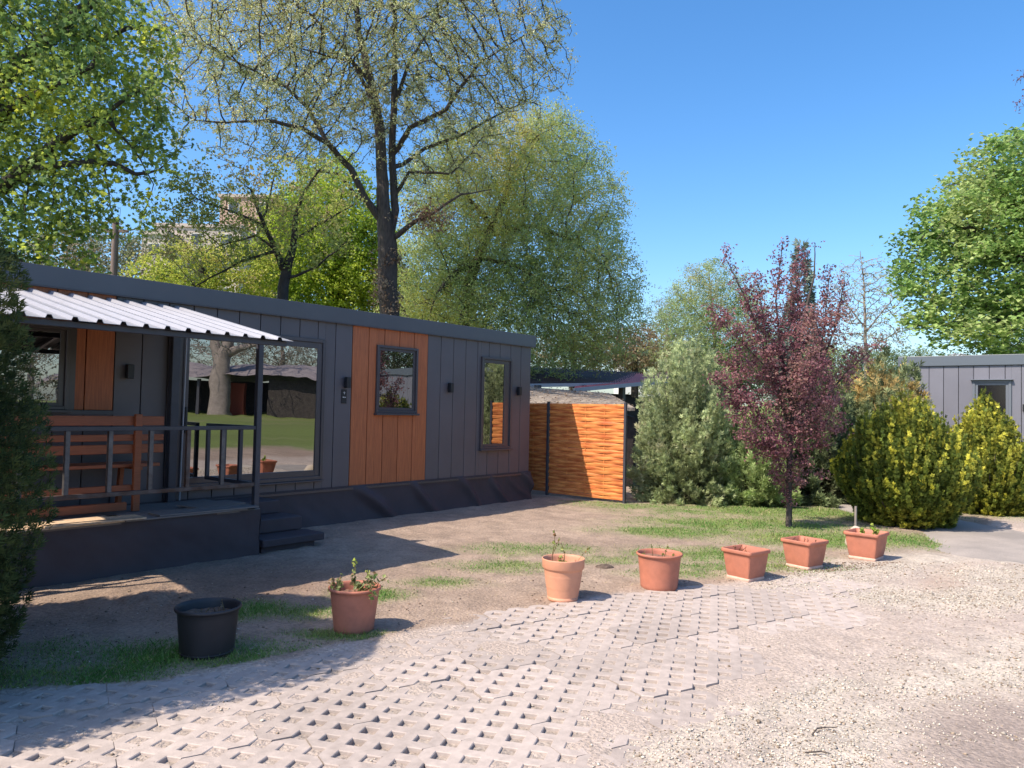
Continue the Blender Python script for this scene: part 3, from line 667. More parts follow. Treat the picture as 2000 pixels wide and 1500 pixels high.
def sprig(parent, name, segs, lm=True, seed=0, lsize=.022, nleaf=10, cols=((.16, .28, .05), (.34, .42, .10)), stemc=(.25, .18, .09), fl=None):
    """stems (lists of points) with small leaves, one plant"""
    rs = np.random.RandomState(seed); V = []; Fs = []; CC = []
    mb = MB()
    for pts, r0 in segs: mb.tube(pts, list(np.linspace(r0, r0*.5, len(pts))), 5)
    V = list(mb.v); quads = []
    for f in mb.f:
        if len(f) == 4: quads.append(f)
    CC = [stemc]*len(V)
    for pts, r0 in segs:
        pts = np.array(pts)
        for k in range(nleaf):
            t = rs.uniform(.35, 1)*(len(pts)-1); i = min(int(t), len(pts)-2); p = pts[i]+(pts[i+1]-pts[i])*(t-i)+rs.normal(0, lsize*.5, 3)
            u = rand_dirs(1, rs)[0]; v = np.cross(u, rand_dirs(1, rs)[0]); v /= np.linalg.norm(v); s = lsize*rs.uniform(.5, 1.15)
            c = np.array(cols[rs.randint(len(cols))])*rs.uniform(.7, 1.2); b = len(V); w_ = np.cross(u, v)
            V += [p-u*s, p-v*s*.75+w_*s*.2, p-u*s*.15, p+v*s*.75+w_*s*.2]; V += [p+u*s]; CC += [c]*5
            quads += [(b, b+1, b+2, b+3), (b+2, b+1, b+4, b+3)]
    if fl:
        for p, s, c in fl:
            for k in range(9):
                u = rand_dirs(1, rs)[0]; v = np.cross(u, rand_dirs(1, rs)[0]); v /= np.linalg.norm(v); b = len(V); q = np.array(p)+rs.normal(0, s*.5, 3)
                V += [q-u*s*.6, q-v*s*.5, q+u*s*.6, q+v*s*.5]; CC += [c]*4; quads.append((b, b+1, b+2, b+3))
    me = np_mesh(name, V, quads, np.array(CC)); return link(name, me, LEAF, parent)
def stemset(rs, n, R, z0, hmin, hmax, lean=.5):
    S = []
    for k in range(n):
        a = rs.uniform(0, 2*pi); r_ = R*sqrt(rs.uniform()); p = np.array([r_*cos(a), r_*sin(a), z0]); d = np.array([rs.normal(0, lean), rs.normal(0, lean), 1.0]); h_ = rs.uniform(hmin, hmax); pts = [p]
        for j in range(5): d = d+rs.normal(0, .28, 3)*np.array([1, 1, .6]); d /= np.linalg.norm(d); p = p+d*h_/5; pts.append(p)
        S.append((pts, rs.uniform(.0022, .004)))
    return S
rs_ = np.random.RandomState(4)
YG = ((.20, .32, .06), (.42, .50, .13), (.34, .40, .12)); FR = lambda s: Rw*s[0]+Fw*s[1]+UP*s[2]   # a step to the right, away, up
p = round_pot(tuple(gp(404, 1279)), .203, .315, BLACKP, 'large black plastic pot standing in the shade at the left', taper=.80)
MB().tube([(.163*cos(t), .163*sin(t), .035) for t in np.linspace(0, 2*pi, 40)], .005, 6).build('ring', BLACKP, p)
q = thing('potted_plant', tuple(gp(404, 1279)+UP*.25), 'few dry stalks poking up in the black plastic pot', 'potted plant', 'plants in the pots'); sprig(q, 'stems', stemset(rs_, 9, .14, 0, .03, .09), seed=3, nleaf=2, lsize=.012, cols=((.2, .17, .12),))
p = round_pot(tuple(gp(691, 1231)), .187, .315, TERRA, 'round terracotta pot with leafy geranium, nearest the long cabin shade', taper=.76)
q = thing('geranium', tuple(gp(691, 1231)+UP*.25), 'straggly pale green geranium with one yellow-green tuft in the left terracotta pot', 'potted plant', 'plants in the pots')
S = stemset(rs_, 13, .13, 0, .10, .20, .55); top = FR((-.01, .0, .235))
S += [([np.zeros(3), FR((0, 0, .1)), top], .004), ([FR((.08, -.02, .02)), FR((.13, -.08, .10)), FR((.155, -.15, .05)), FR((.15, -.175, -.02))], .004), ([FR((-.1, 0, 0)), FR((-.15, 0, .09)), FR((-.185, 0, .10))], .003)]
sprig(q, 'leaves', S, seed=9, nleaf=11, lsize=.021, cols=((.16, .25, .07), (.34, .40, .14), (.26, .30, .13), (.12, .17, .06), (.36, .25, .14)), fl=[(top, .026, (.55, .62, .14)), (FR((.10, -.03, .17)), .018, (.5, .52, .16))])
p = round_pot(tuple(gp(1099, 1172)), .181, .355, TERRAL, 'tall pale terracotta pot with a deep ribbed rim', True, taper=.72, depth=.07)
q = thing('potted_plant', tuple(gp(1099, 1172)+UP*.28), 'tall thin sprouting twig in the pale ribbed pot', 'potted plant', 'plants in the pots')
S = [([FR((-.09, 0, 0)), FR((-.095, .01, .10)), FR((-.075, .01, .2)), FR((-.08, 0, .31))], .004), ([FR((-.09, 0, .1)), FR((-.06, 0, .18)), FR((-.04, 0, .23))], .003), ([FR((0, 0, 0)), FR((.01, 0, .1)), FR((-.02, .02, .2))], .004), ([FR((.1, 0, .02)), FR((.17, .05, .10)), FR((.24, .03, .17))], .002)]
sprig(q, 'leaves', S+stemset(rs_, 9, .12, 0, .03, .09), seed=10, nleaf=9, lsize=.017, cols=YG+((.4, .22, .1),))
p = round_pot(tuple(gp(1287, 1149)), .210, .325, TERRA, 'wide round terracotta pot between the ribbed pot and the square planters', taper=.79, depth=.05)
q = thing('potted_plant', tuple(gp(1287, 1149)+UP*.27), 'three thin budding twigs in the wide round pot', 'potted plant', 'plants in the pots')
S = [([FR((-.06, 0, 0)), FR((-.065, 0, .06)), FR((-.07, .01, .13))], .0035), ([FR((.04, 0, 0)), FR((.06, 0, .07)), FR((.075, 0, .13))], .0035), ([FR((-.15, 0, 0)), FR((-.15, 0, .06))], .003), ([FR((.02, 0, 0)), FR((.03, -.02, .05))], .003), ([FR((.12, 0, 0)), FR((.13, 0, .05))], .004)]
sprig(q, 'stems', S, seed=11, nleaf=6, lsize=.014, cols=YG)
def rzl(px): return 0
p = square_pot(tuple(gp(1456, 1132)), .345, .30, 'square terracotta planter, first from the round pots, empty but for twig stubs', radians(-14))
q = thing('potted_plant', tuple(gp(1456, 1132)+UP*.26), 'dead brown twig stubs in the first square planter', 'potted plant', 'plants in the pots'); sprig(q, 'stems', stemset(rs_, 9, .13, 0, .04, .10, .3), seed=12, nleaf=2, lsize=.010, cols=((.30, .14, .06),), stemc=(.16, .08, .04))
p = square_pot(tuple(gp(1571, 1109)), .36, .30, 'middle square terracotta planter standing in the grass', radians(-16))
q = thing('potted_plant', tuple(gp(1571, 1109)+UP*.27), 'short dark twig stubs in the middle square planter', 'potted plant', 'plants in the pots'); sprig(q, 'stems', stemset(rs_, 10, .14, 0, .03, .06, .2), seed=13, nleaf=1, lsize=.008, cols=((.30, .14, .06),), stemc=(.12, .06, .04))
p = square_pot(tuple(gp(1692, 1092)), .385, .31, 'square terracotta planter nearest the golden shrub, with a stone on its back rim', radians(-5))
q = thing('potted_plant', tuple(gp(1692, 1092)+UP*.28), 'small bright green seedling in the farthest square planter', 'potted plant', 'plants in the pots')
sprig(q, 'leaves', [([FR((.08, 0, 0)), FR((.085, 0, .05)), FR((.08, 0, .10))], .004), ([FR((.1, 0, 0)), FR((.12, 0, .05))], .003), ([FR((-.05, 0, 0)), FR((-.05, 0, .06))], .003)], seed=14, nleaf=22, lsize=.024, cols=((.30, .45, .07), (.45, .55, .12)))
def stone(loc, s, lab, col=STONE, sub=3, sc=(1, .8, .6), seed=0):
    import bmesh
    bm = bmesh.new(); bmesh.ops.create_icosphere(bm, subdivisions=sub, radius=s); me = bpy.data.meshes.new('stone')
    P = np.array([v.co for v in bm.verts]); k = 1+.35*(fbm(P/s*1.0+seed*7, 1.6, seed)-.5)
    for v, kk in zip(bm.verts, k): v.co = Vector((v.co.x*kk*sc[0], v.co.y*kk*sc[1], v.co.z*kk*sc[2]))
    bm.to_mesh(me); bm.free(); me.polygons.foreach_set('use_smooth', [True]*len(me.polygons)); o = link('stone', me, col); o.location = loc; tag(o, lab, 'stone'); return o
LIME = mat('pale_limestone', (.50, .42, .34), .9, col2=(.5, .42, .33), v2sc=12, bump=.5, bsc=20, bdist=.01)
stone(tuple(gp(1672, 1064)+UP*.02), .16, 'pale limestone block standing behind the farthest square planter', LIME, sc=(1.25, .8, 1.35), seed=3)
# small stake beside the golden shrub
b = MB().tube([tuple(gp(1671, 1040)+UP*0), tuple(gp(1671, 1040)+UP*.36)], .017, 7).build('wooden_stake', BARKL); tag(b, 'short pale wooden stake behind the farthest square planter', 'stake')
# molehill
g_ = gp(1180, 1110); o = stone((g_[0], g_[1], .0), .10, 'small crumbly molehill in the patchy grass behind the pots', SOIL, sc=(1.1, .9, .42), seed=8); o.name = 'molehill'; o['category'] = 'molehill'
# twigs on the gravel
for i, (pl, lab) in enumerate(([((1586, 1443), (1596, 1432), (1612, 1428), (1634, 1430)), 'bent dark twig lying on the pale gravel'], [((1572, 1478), (1585, 1479), (1604, 1476), (1622, 1482)), 'second thin twig on the gravel nearer the frame bottom'])):
    b = MB().tube([gp(*q)+UP*(.020+.004*(k % 2)) for k, q in enumerate(pl)], [.003, .0038, .003, .002], 6).build('twig', BARK); tag(b, lab, 'twig')
# ------------------------------------------------------------------ trees
def colonize(P, par, A, step, infl, kill, iters, trop=(0, 0, 0), rs=None, jit=.12):
    P = [np.array(p, float) for p in P]; par = list(par); A = np.array(A); PA = np.array(P)
    near = np.zeros(len(A), int); nd = np.full(len(A), 1e9)
    def upd(new, i0):
        nonlocal near, nd
        for s in range(0, len(new), 200):
            D = np.linalg.norm(A[:, None]-new[None, s:s+200], axis=2); j = D.argmin(1); m_ = D[np.arange(len(A)), j]; b = m_ < nd
            near = np.where(b, j+i0+s, near); nd = np.where(b, m_, nd)
    upd(PA, 0); trop = np.array(trop, float); cnt = {}
    for it in range(iters):
        keep = nd > kill; A = A[keep]; near = near[keep]; nd = nd[keep]
        if len(A) == 0: break
        act = nd < infl
        if not act.any(): break
        PA = np.array(P); ids, inv = np.unique(near[act], return_inverse=True); d = A[act]-PA[near[act]]; d /= np.linalg.norm(d, axis=1)[:, None]
        S = np.zeros((len(ids), 3)); np.add.at(S, inv, d); S /= np.maximum(np.linalg.norm(S, axis=1), 1e-6)[:, None]; S += trop+rs.normal(0, jit, S.shape); S /= np.linalg.norm(S, axis=1)[:, None]
        ok = np.array([cnt.get(i, 0) < 4 for i in ids]); ids = ids[ok]; S = S[ok]
        if len(ids) == 0: break
        for i in ids: cnt[i] = cnt.get(i, 0)+1
        new = PA[ids]+S*step; i0 = len(P); P += list(new); par += list(ids); upd(new, i0)
    return np.array(P), np.array(par)
def skeleton_mesh(P, par, R, nb=7):
    n = len(P); kids = [[] for _ in range(n)]
    for i in range(n):
        if par[i] >= 0: kids[par[i]].append(i)
    V = []; Fs = []; stack = [(i, -1) for i in range(n) if par[i] < 0]
    while stack:
        i, p0 = stack.pop(); ch = [i] if p0 < 0 else [p0, i]; c = i
        while kids[c]:
            ks = sorted(kids[c], key=lambda q: -R[q]); 
            for q in ks[1:]: stack.append((q, c))
            c = ks[0]; ch.append(c)
        if len(ch) < 2: continue
        pts = P[ch]; rr = R[ch].copy()
        if p0 >= 0: rr[0] = min(rr[0], rr[1]*1.25)
        k = 8 if rr.max() > .08 else (5 if rr.max() > .025 else 3)
        T = np.zeros_like(pts); T[1:-1] = pts[2:]-pts[:-2]; T[0] = pts[1]-pts[0]; T[-1] = pts[-1]-pts[-2]; T /= np.maximum(np.linalg.norm(T, axis=1), 1e-9)[:, None]
        ref = np.cross(T[0], (0, 0, 1.) if abs(T[0][2]) < .9 else (1., 0, 0)); b = len(V)
        an = np.arange(k)*2*pi/k; ca = np.cos(an)[:, None]; sa = np.sin(an)[:, None]
        for q in range(len(ch)):
            x = ref-T[q]*(ref@T[q]); x /= max(1e-9, np.linalg.norm(x)); ref = x; y = np.cross(T[q], x); V.extend(pts[q]+(ca*x+sa*y)*rr[q])
        for q in range(len(ch)-1):
            o = b+q*k
            for j in range(k): j2 = (j+1) % k; Fs.append((o+j, o+j2, o+k+j2, o+k+j))
    return np_mesh('trunk', np.array(V), np.array(Fs), None, True)
def leaf_mesh(name, C, size, cols, rs, up=.6, asp=.62, kind='rhomb', fold=.18):
    n = len(C); nn = rand_dirs(n, rs)+np.array([0, 0, up]); nn /= np.linalg.norm(nn, axis=1)[:, None]
    u = np.cross(nn, rand_dirs(n, rs)); u /= np.linalg.norm(u, axis=1)[:, None]; v = np.cross(nn, u); s = np.asarray(size)[:, None] if np.ndim(size) else size
    if kind == 'rhomb': T = np.array([(-.5, 0, 0), (0, -.5*asp, fold), (.5, 0, 0), (0, .5*asp, fold)]); F = [(0, 1, 2, 3)]
    elif kind == 'maple': T = np.array([(-.42, 0, 0), (-.18, -.42, .05), (-.02, -.2, .06), (.22, -.42, .0), (.24, -.12, .06), (.55, 0, -.04), (.24, .12, .06), (.22, .42, 0), (-.02, .2, .06), (-.18, .42, .05)]); F = [tuple(range(10))]
    V = C[:, None]+(T[None, :, 0, None]*u[:, None]+T[None, :, 1, None]*v[:, None]+T[None, :, 2, None]*nn[:, None])*(s[:, None] if np.ndim(size) else s)
    k = len(T); Fs = (np.array(F)[None]+np.arange(n)[:, None, None]*k).reshape(-1, len(F[0]))
    return np_mesh(name, V.reshape(-1, 3), Fs, np.repeat(cols, k, 0))
def palette(C, cols, sc, seed, rs, mix=.25, jit=.15, thr=None):
    """clumps of different leaf colour: young, old, dry"""
    cols = np.array(cols, float); t = fbm(C, sc, seed, 3); t = (t-.28)/.44+rs.normal(0, mix, len(C)); t = np.clip(t, 0, .9999)*(len(cols)-1); i = t.astype(int); f = (t-i)[:, None]
    return (cols[i]*(1-f)+cols[i+1]*f)*(1+rs.normal(0, jit, (len(C), 1))).clip(.45, 1.6)
def ell(rs, n, envs):
    """points in ellipsoids given as (px, py, depth, right, up, away, weight)"""
    w_ = np.array([e[6] if len(e) > 6 else e[3]*e[4]*e[5] for e in envs]); ks = rs.choice(len(envs), n, p=w_/w_.sum()); d = rand_dirs(n, rs)*(rs.uniform(0, 1, n)**(1/2.6))[:, None]; out = np.zeros((n, 3))
    for k, e in enumerate(envs):
        m_ = ks == k; q = d[m_]; out[m_] = at(e[0], e[1], e[2])+q[:, :1]*e[3]*Rw+q[:, 1:2]*e[5]*Fw+q[:, 2:]*e[4]*UP
    return out
def tree(name, label, cat, limbs, envs, na, leaf, bark=None, step=.35, infl=2.5, kill=.5, trop=(0, 0, .08), r0=.005, pw=2.3, seed=1, ground=True, iters=120, group=None, extra=None, leafmat=None, along=None, wig=0, noisecut=None):
    rs = np.random.RandomState(seed); P = []; par = []; RR = []
    for li, limb in enumerate(limbs):
        pts = np.array([at(*q[:3]) for q in limb]); rad = np.array([q[3] for q in limb])
        if li == 0 and ground: pts = np.vstack([[pts[0][0], pts[0][1], -.1], pts]); rad = np.r_[rad[0]*1.15, rad]
        if li: 
            PA = np.array(P); j = np.linalg.norm(PA-pts[0], axis=1).argmin(); prev = j
        else: prev = -1
        for a in range(len(pts)-1 if len(pts) > 1 else 1):
            L_ = np.linalg.norm(pts[a+1]-pts[a]); k = max(1, int(L_/step))
            for q in range(k):
                t = q/k
                if li and a == 0 and q == 0: continue
                P.append(pts[a]*(1-t)+pts[a+1]*t+rs.normal(0, .035*step+wig, 3)*(0 if li == 0 and a == 0 else 1)); par.append(prev); RR.append(rad[a]*(1-t)+rad[a+1]*t); prev = len(P)-1
        P.append(pts[-1]); par.append(prev); RR.append(rad[-1])
    n0 = len(P); A = ell(rs, na, envs)
    if along:
        sg, cnt_, first = along; B = []
        for limb in limbs[first:]:
            pts = np.array([at(*q[:3]) for q in limb]); L_ = np.linalg.norm(np.diff(pts, axis=0), axis=1); cl = np.r_[0, np.cumsum(L_)]; u = rs.uniform(.15, 1.0, int(cnt_*cl[-1])); x = u*cl[-1]
            q = np.stack([np.interp(x, cl, pts[:, k]) for k in range(3)], 1); B.append(q+rs.normal(0, 1, q.shape)*(sg*(1.25-u))[:, None]+np.array([0, 0, 1])*rs.uniform(0, sg, (len(q), 1)))
        A = np.vstack([A]+B)
    if noisecut: A = A[fbm(A, noisecut[0], seed+3, 2) > noisecut[1]]
    P, par = colonize(P, par, A, step, infl, kill, iters, trop, rs)
    n = len(P); R = np.zeros(n); acc = np.zeros(n); hask = np.zeros(n, bool)
    for i in range(n-1, -1, -1):
        if par[i] >= 0 and par[i] > i: pass
    order = np.argsort([0]*n); depth = np.zeros(n, int)
    for i in range(n): depth[i] = depth[par[i]]+1 if par[i] >= 0 else 0
    for i in np.argsort(-depth, kind='stable'):
        R[i] = max(r0, acc[i]**(1/pw)) if acc[i] > 0 else r0
        if i < n0: R[i] = max(RR[i], r0) if True else R[i]
        if par[i] >= 0: acc[par[i]] += R[i]**pw
    for i in range(n):
        if par[i] >= 0: R[i] = min(R[i], R[par[i]])
    r = thing(name, tuple(P[0]*np.array([1, 1, 0])), label, cat, group); o = np.array(r.location)
    link('trunk', skeleton_mesh(P-o, par, R), bark or BARK, r)
    # leaves on the thin twigs
    if leaf:
        idx = np.where((R < leaf.get('rmax', .012)) & (np.arange(n) >= leaf.get('first', n0)))[0]
        per = leaf['per']; tot = int(len(idx)*per); i = rs.choice(idx, tot); t = rs.uniform(0, 1, (tot, 1)); C = P[i]*(1-t)+P[np.maximum(par[i], 0)]*t; q = leaf.get('clump', 6)
        i = i[:max(1, tot//q)]; C = C[:len(i)]; C = C+rs.normal(0, leaf['sig'], C.shape)*np.array([1, 1, leaf.get('zs', .8)])-np.array([0, 0, leaf.get('drop', 0)])*rs.uniform(0, 1, (len(C), 1))
        C = np.repeat(C, q, 0); C = C+rs.normal(0, leaf['size']*leaf.get('cs', .75), C.shape)*np.array([1, 1, .75])
        if leaf.get('cut'): C = C[fbm(C, leaf['cut'][0], seed+9, 3)+rs.normal(0, .04, len(C)) > leaf['cut'][1]]
        cols = palette(C, leaf['cols'], leaf.get('csc', .8), seed, rs, leaf.get('mix', .25))
        link('crown', leaf_mesh('crown', C-o, leaf['size']*rs.uniform(.6, 1.25, len(C)), cols, rs, leaf.get('up', .6), leaf.get('asp', .6), leaf.get('kind', 'rhomb')), leafmat or LEAF, r)
        print(name, 'nodes', n, 'leaves', len(C))
    if extra: extra(r, o, P, R, rs)
    return r
def conifer(name, label, cat, base, H, prof, lumps, n, size, cols, group=None, seed=1, core=(.05, .045, .03), dirz=.8, asp=.28, ang=None, leaning=(0, 0), stems=3, inner=.45, csc=2.0, tips=None, sx=1.0, depthr=.35, z0=.03, fan=5, strand=0, litnoise=0):
    """dense shrub: sprays of scale foliage set in a lumpy shell round the stems; prof(t)->radius for t=z/H"""
    rs = np.random.RandomState(seed); r = thing(name, tuple(base), label, cat, group)
    t = rs.uniform(0, 1, n*3); pr = np.array([prof(x) for x in np.linspace(0, 1, 101)]); rad = np.interp(t, np.linspace(0, 1, 101), pr); keep = rs.uniform(size=len(t)) < (rad+.05)/(pr.max()+.05); t = t[keep][:n]; rad = rad[keep][:n]; n = len(t)
    a = rs.uniform(0, 2*pi, n); dirs = np.c_[np.cos(a), np.sin(a)]
    lump = fbm(np.c_[dirs*1.0, t*H], lumps[0], seed, 3); k = (1+lumps[1]*(lump-.5)*2)
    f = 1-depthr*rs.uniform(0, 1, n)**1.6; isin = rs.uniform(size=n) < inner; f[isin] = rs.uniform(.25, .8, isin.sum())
    rr = rad*k*f; C = np.c_[dirs[:, 0]*rr*sx, dirs[:, 1]*rr*sx, z0+t*(H-z0)+.08*H*(lump-.5)]; C[:, 0] += leaning[0]*t; C[:, 1] += leaning[1]*t
    out = np.c_[dirs, np.full(n, dirz)]; out /= np.linalg.norm(out, axis=1)[:, None]
    # each spray: a fan of narrow scales
    F_ = fan; V = []; out = out+rs.normal(0, .28, out.shape); out /= np.linalg.norm(out, axis=1)[:, None]
    side = np.cross(out, rand_dirs(n, rs)); side /= np.linalg.norm(side, axis=1)[:, None]; s = size*rs.uniform(.6, 1.3, n); nrm = np.cross(out, side)
    pal = palette(C, cols, csc, seed, rs, .22)
    if tips is not None:
        tp = sstep(.80, 1.0, f)*(~isin)*np.clip(.35+1.3*fbm(C, 3.1, seed+2, 2)-.15, 0, 1); tp = tp[:, None]; pal = pal*(1-tp)+np.array(tips)*tp
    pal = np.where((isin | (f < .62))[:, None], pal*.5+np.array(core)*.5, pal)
    VV = []; CCs = []
    for j in range(F_):
        an = (j-(F_-1)/2)*.42; d = out*cos(an)+side*sin(an)+nrm*rs.normal(0, .18, (n, 1)); ln = (s*(1-.09*abs(j-(F_-1)/2)))[:, None]; off = out*((j % 2)*.25*s)[:, None]
        wv = np.cross(d, nrm); wv /= np.maximum(np.linalg.norm(wv, axis=1), 1e-6)[:, None]; b0 = C+off
        q = np.stack([b0, b0+d*ln*.5-wv*ln*asp*.5, b0+d*ln, b0+d*ln*.5+wv*ln*asp*.5], 1); VV.append(q.reshape(-1, 3)); CCs.append(np.repeat(pal*(1+.12*rs.normal(size=(n, 1))), 4, 0))
    V = np.vstack(VV); Cc = np.vstack(CCs).clip(0, 1); V[:, 2] = np.maximum(V[:, 2], .0)
    link('crown', np_mesh('crown', V, np.arange(len(V)).reshape(-1, 4), Cc), NEEDLE, r)
    mb = MB()
    for k_ in range(stems):
        a_ = k_*2*pi/max(stems, 1)+seed; pts = [(0.04*cos(a_), .04*sin(a_), -.05)]; 
        for j in range(1, 7): tt = j/6*.8; rad_ = float(np.interp(tt, np.linspace(0, 1, 101), pr))*.45*(tt**.6); pts.append((rad_*cos(a_+tt)*sx+leaning[0]*tt, rad_*sin(a_+tt)*sx+leaning[1]*tt, tt*H))
        mb.tube(pts, [.035*(1-j/8) for j in range(7)], 7)
        for j in range(14):
            tt = rs.uniform(.05, .7); q = np.array(pts[0])*(1-tt)+np.array(pts[4])*tt; a2 = rs.uniform(0, 2*pi); rr_ = float(np.interp(tt, np.linspace(0, 1, 101), pr))*.8
            mb.tube([q, q+np.array([rr_*.5*cos(a2), rr_*.5*sin(a2), .1]), q+np.array([rr_*cos(a2), rr_*sin(a2), .3*H*.3])], [.012, .008, .003], 5, False)
    mb.build('trunk', BARK, r); print(name, 'sprays', n)
    return r

def shrub(name, label, cat, base, H, prof, lumps, npl, per, size, cols, group=None, seed=1, tips=None, tipk=.6, pr=.10, curl=.5, asp=.24, fan=5, core=(.05, .04, .025), stems=3, sx=1.0, s0=.25, lean=0, csc=2., azr=None, base_w=.12, fill=0):
    """shrub of many upward plumes; every plume carries sprays of scale foliage"""
    rs = np.random.RandomState(seed); r = thing(name, tuple(base), label, cat, group); ts = np.linspace(0, 1, 101); prv = np.array([max(0, prof(x)) for x in ts])
    t = rs.uniform(0, 1, npl*4); rad = np.interp(t, ts, prv); keep = rs.uniform(size=len(t)) < (rad+.12)/(prv.max()+.12); t = t[keep][:npl]; rad = rad[keep][:npl]; n = len(t)
    a = rs.uniform(0, 2*pi, n); lump = 1+lumps[1]*2*(fbm(np.c_[np.cos(a), np.sin(a), t*H], lumps[0], seed, 3)-.5); q = 1-.42*rs.uniform(0, 1, n)**2.2
    R_ = rad*lump*q; E = np.c_[R_*np.cos(a)*sx, R_*np.sin(a)*sx, np.clip(t*H*(1+.035*rs.normal(size=n)*(t > .5)), .06, None)]
    S = np.c_[E[:, 0]*.12, E[:, 1]*.12, E[:, 2]*.18]; Cn = np.c_[E[:, 0]*(.55+.5*curl), E[:, 1]*(.55+.5*curl), E[:, 2]*(.62-.25*curl)]
    s = s0+(1-s0)*rs.uniform(0, 1, (n, per))**.75; s3 = s[..., None]; P = (1-s3)**2*S[:, None]+2*s3*(1-s3)*Cn[:, None]+s3**2*E[:, None]; T = 2*(1-s3)*(Cn-S)[:, None]+2*s3*(E-Cn)[:, None]; T /= np.maximum(np.linalg.norm(T, axis=2), 1e-6)[..., None]
    wd = pr*(1.25-s)*(.6+.8*rs.uniform(0, 1, (n, 1))); P = P+rs.normal(0, 1, P.shape)*wd[..., None]*.6; tone = (1+.22*rs.normal(size=(n, 1))).clip(.5, 1.6)*np.ones_like(s)
    C = P.reshape(-1, 3); D = T.reshape(-1, 3)+rs.normal(0, .38, C.shape)+np.array([0, 0, .12]); D /= np.linalg.norm(D, axis=1)[:, None]; sf = s.ravel(); m = len(C); C[:, 2] = np.maximum(C[:, 2], .02)
    pal = palette(C, cols, csc, seed, rs, .2, .08)*tone.reshape(-1, 1)
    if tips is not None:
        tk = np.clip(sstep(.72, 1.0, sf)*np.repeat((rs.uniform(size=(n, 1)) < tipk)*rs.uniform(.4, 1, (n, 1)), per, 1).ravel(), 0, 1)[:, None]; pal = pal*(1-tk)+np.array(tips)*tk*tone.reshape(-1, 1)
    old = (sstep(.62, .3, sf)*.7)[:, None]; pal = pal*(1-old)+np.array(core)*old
    side = np.cross(D, rand_dirs(m, rs)); side /= np.linalg.norm(side, axis=1)[:, None]; nrm = np.cross(D, side); sz = size*rs.uniform(.6, 1.3, m); VV = []; CC = []
    for j in range(fan):
        an = (j-(fan-1)/2)*.40; d = D*cos(an)+side*sin(an)+nrm*rs.normal(0, .2, (m, 1)); ln = (sz*(1-.1*abs(j-(fan-1)/2)))[:, None]; b0 = C+D*((j % 2)*.3*sz)[:, None]
        wv = np.cross(d, nrm); wv /= np.maximum(np.linalg.norm(wv, axis=1), 1e-6)[:, None]; VV.append(np.stack([b0, b0+d*ln*.5-wv*ln*asp*.5, b0+d*ln, b0+d*ln*.5+wv*ln*asp*.5], 1).reshape(-1, 3)); CC.append(np.repeat(pal*(1+.12*rs.normal(size=(m, 1))), 4, 0))
    V = np.vstack(VV); link('crown', np_mesh('crown', V, np.arange(len(V)).reshape(-1, 4), np.vstack(CC).clip(0, 1)), NEEDLE, r)
    mb = MB(); idx = rs.choice(n, min(n, 26+stems*3), replace=False)
    for k in idx:
        u = np.linspace(0, .85, 6)[:, None]; w_ = rs.normal(0, 1, 2)*base_w*.5; p0 = S[k]*np.array([1, 1, 0])+np.array([w_[0], w_[1], -.03]); pts = (1-u)**2*p0+2*u*(1-u)*Cn[k]+u**2*E[k]; mb.tube(list(pts), list(np.linspace(.022+.01*rs.uniform(), .004, 6)), 5, False)
    mb.build('trunk', BARK, r); print(name, 'sprays', m); return r

# the tall silvery tree behind the long cabin
def ivy(r, o, P, R, rs):
    c = at(757, 600, 17.2); n = 3200; t = rs.uniform(0, 1, n)**1.0; a = rs.uniform(0, 2*pi, n); z = 1.0+t*4.1; ax = np.array([c[0], c[1]])-o[:2]
    rr = .24+.22*rs.uniform(0, 1, n)**2+.25*np.exp(-((z-2.9)/.5)**2)*rs.uniform(0, 1, n); C = np.c_[ax[0]+rr*np.cos(a), ax[1]+rr*np.sin(a), z]
    q_ = at(835, 425, 16.9)-o+rs.normal(0, 1, (900, 3))*np.array([.28, .28, .16]); C = np.vstack([C[fbm(C, 2.2, 5, 2) > .42], q_]); link('dry_creeper', leaf_mesh('dry_creeper', C, .07*rs.uniform(.5, 1.2, len(C)), palette(C, [(.16, .09, .06), (.30, .19, .12), (.42, .33, .24)], 3, 2, rs), rs, .1), LEAF, r)
SILV = [(.42, .46, .20), (.52, .54, .30), (.60, .60, .42), (.56, .58, .16), (.60, .54, .30)]
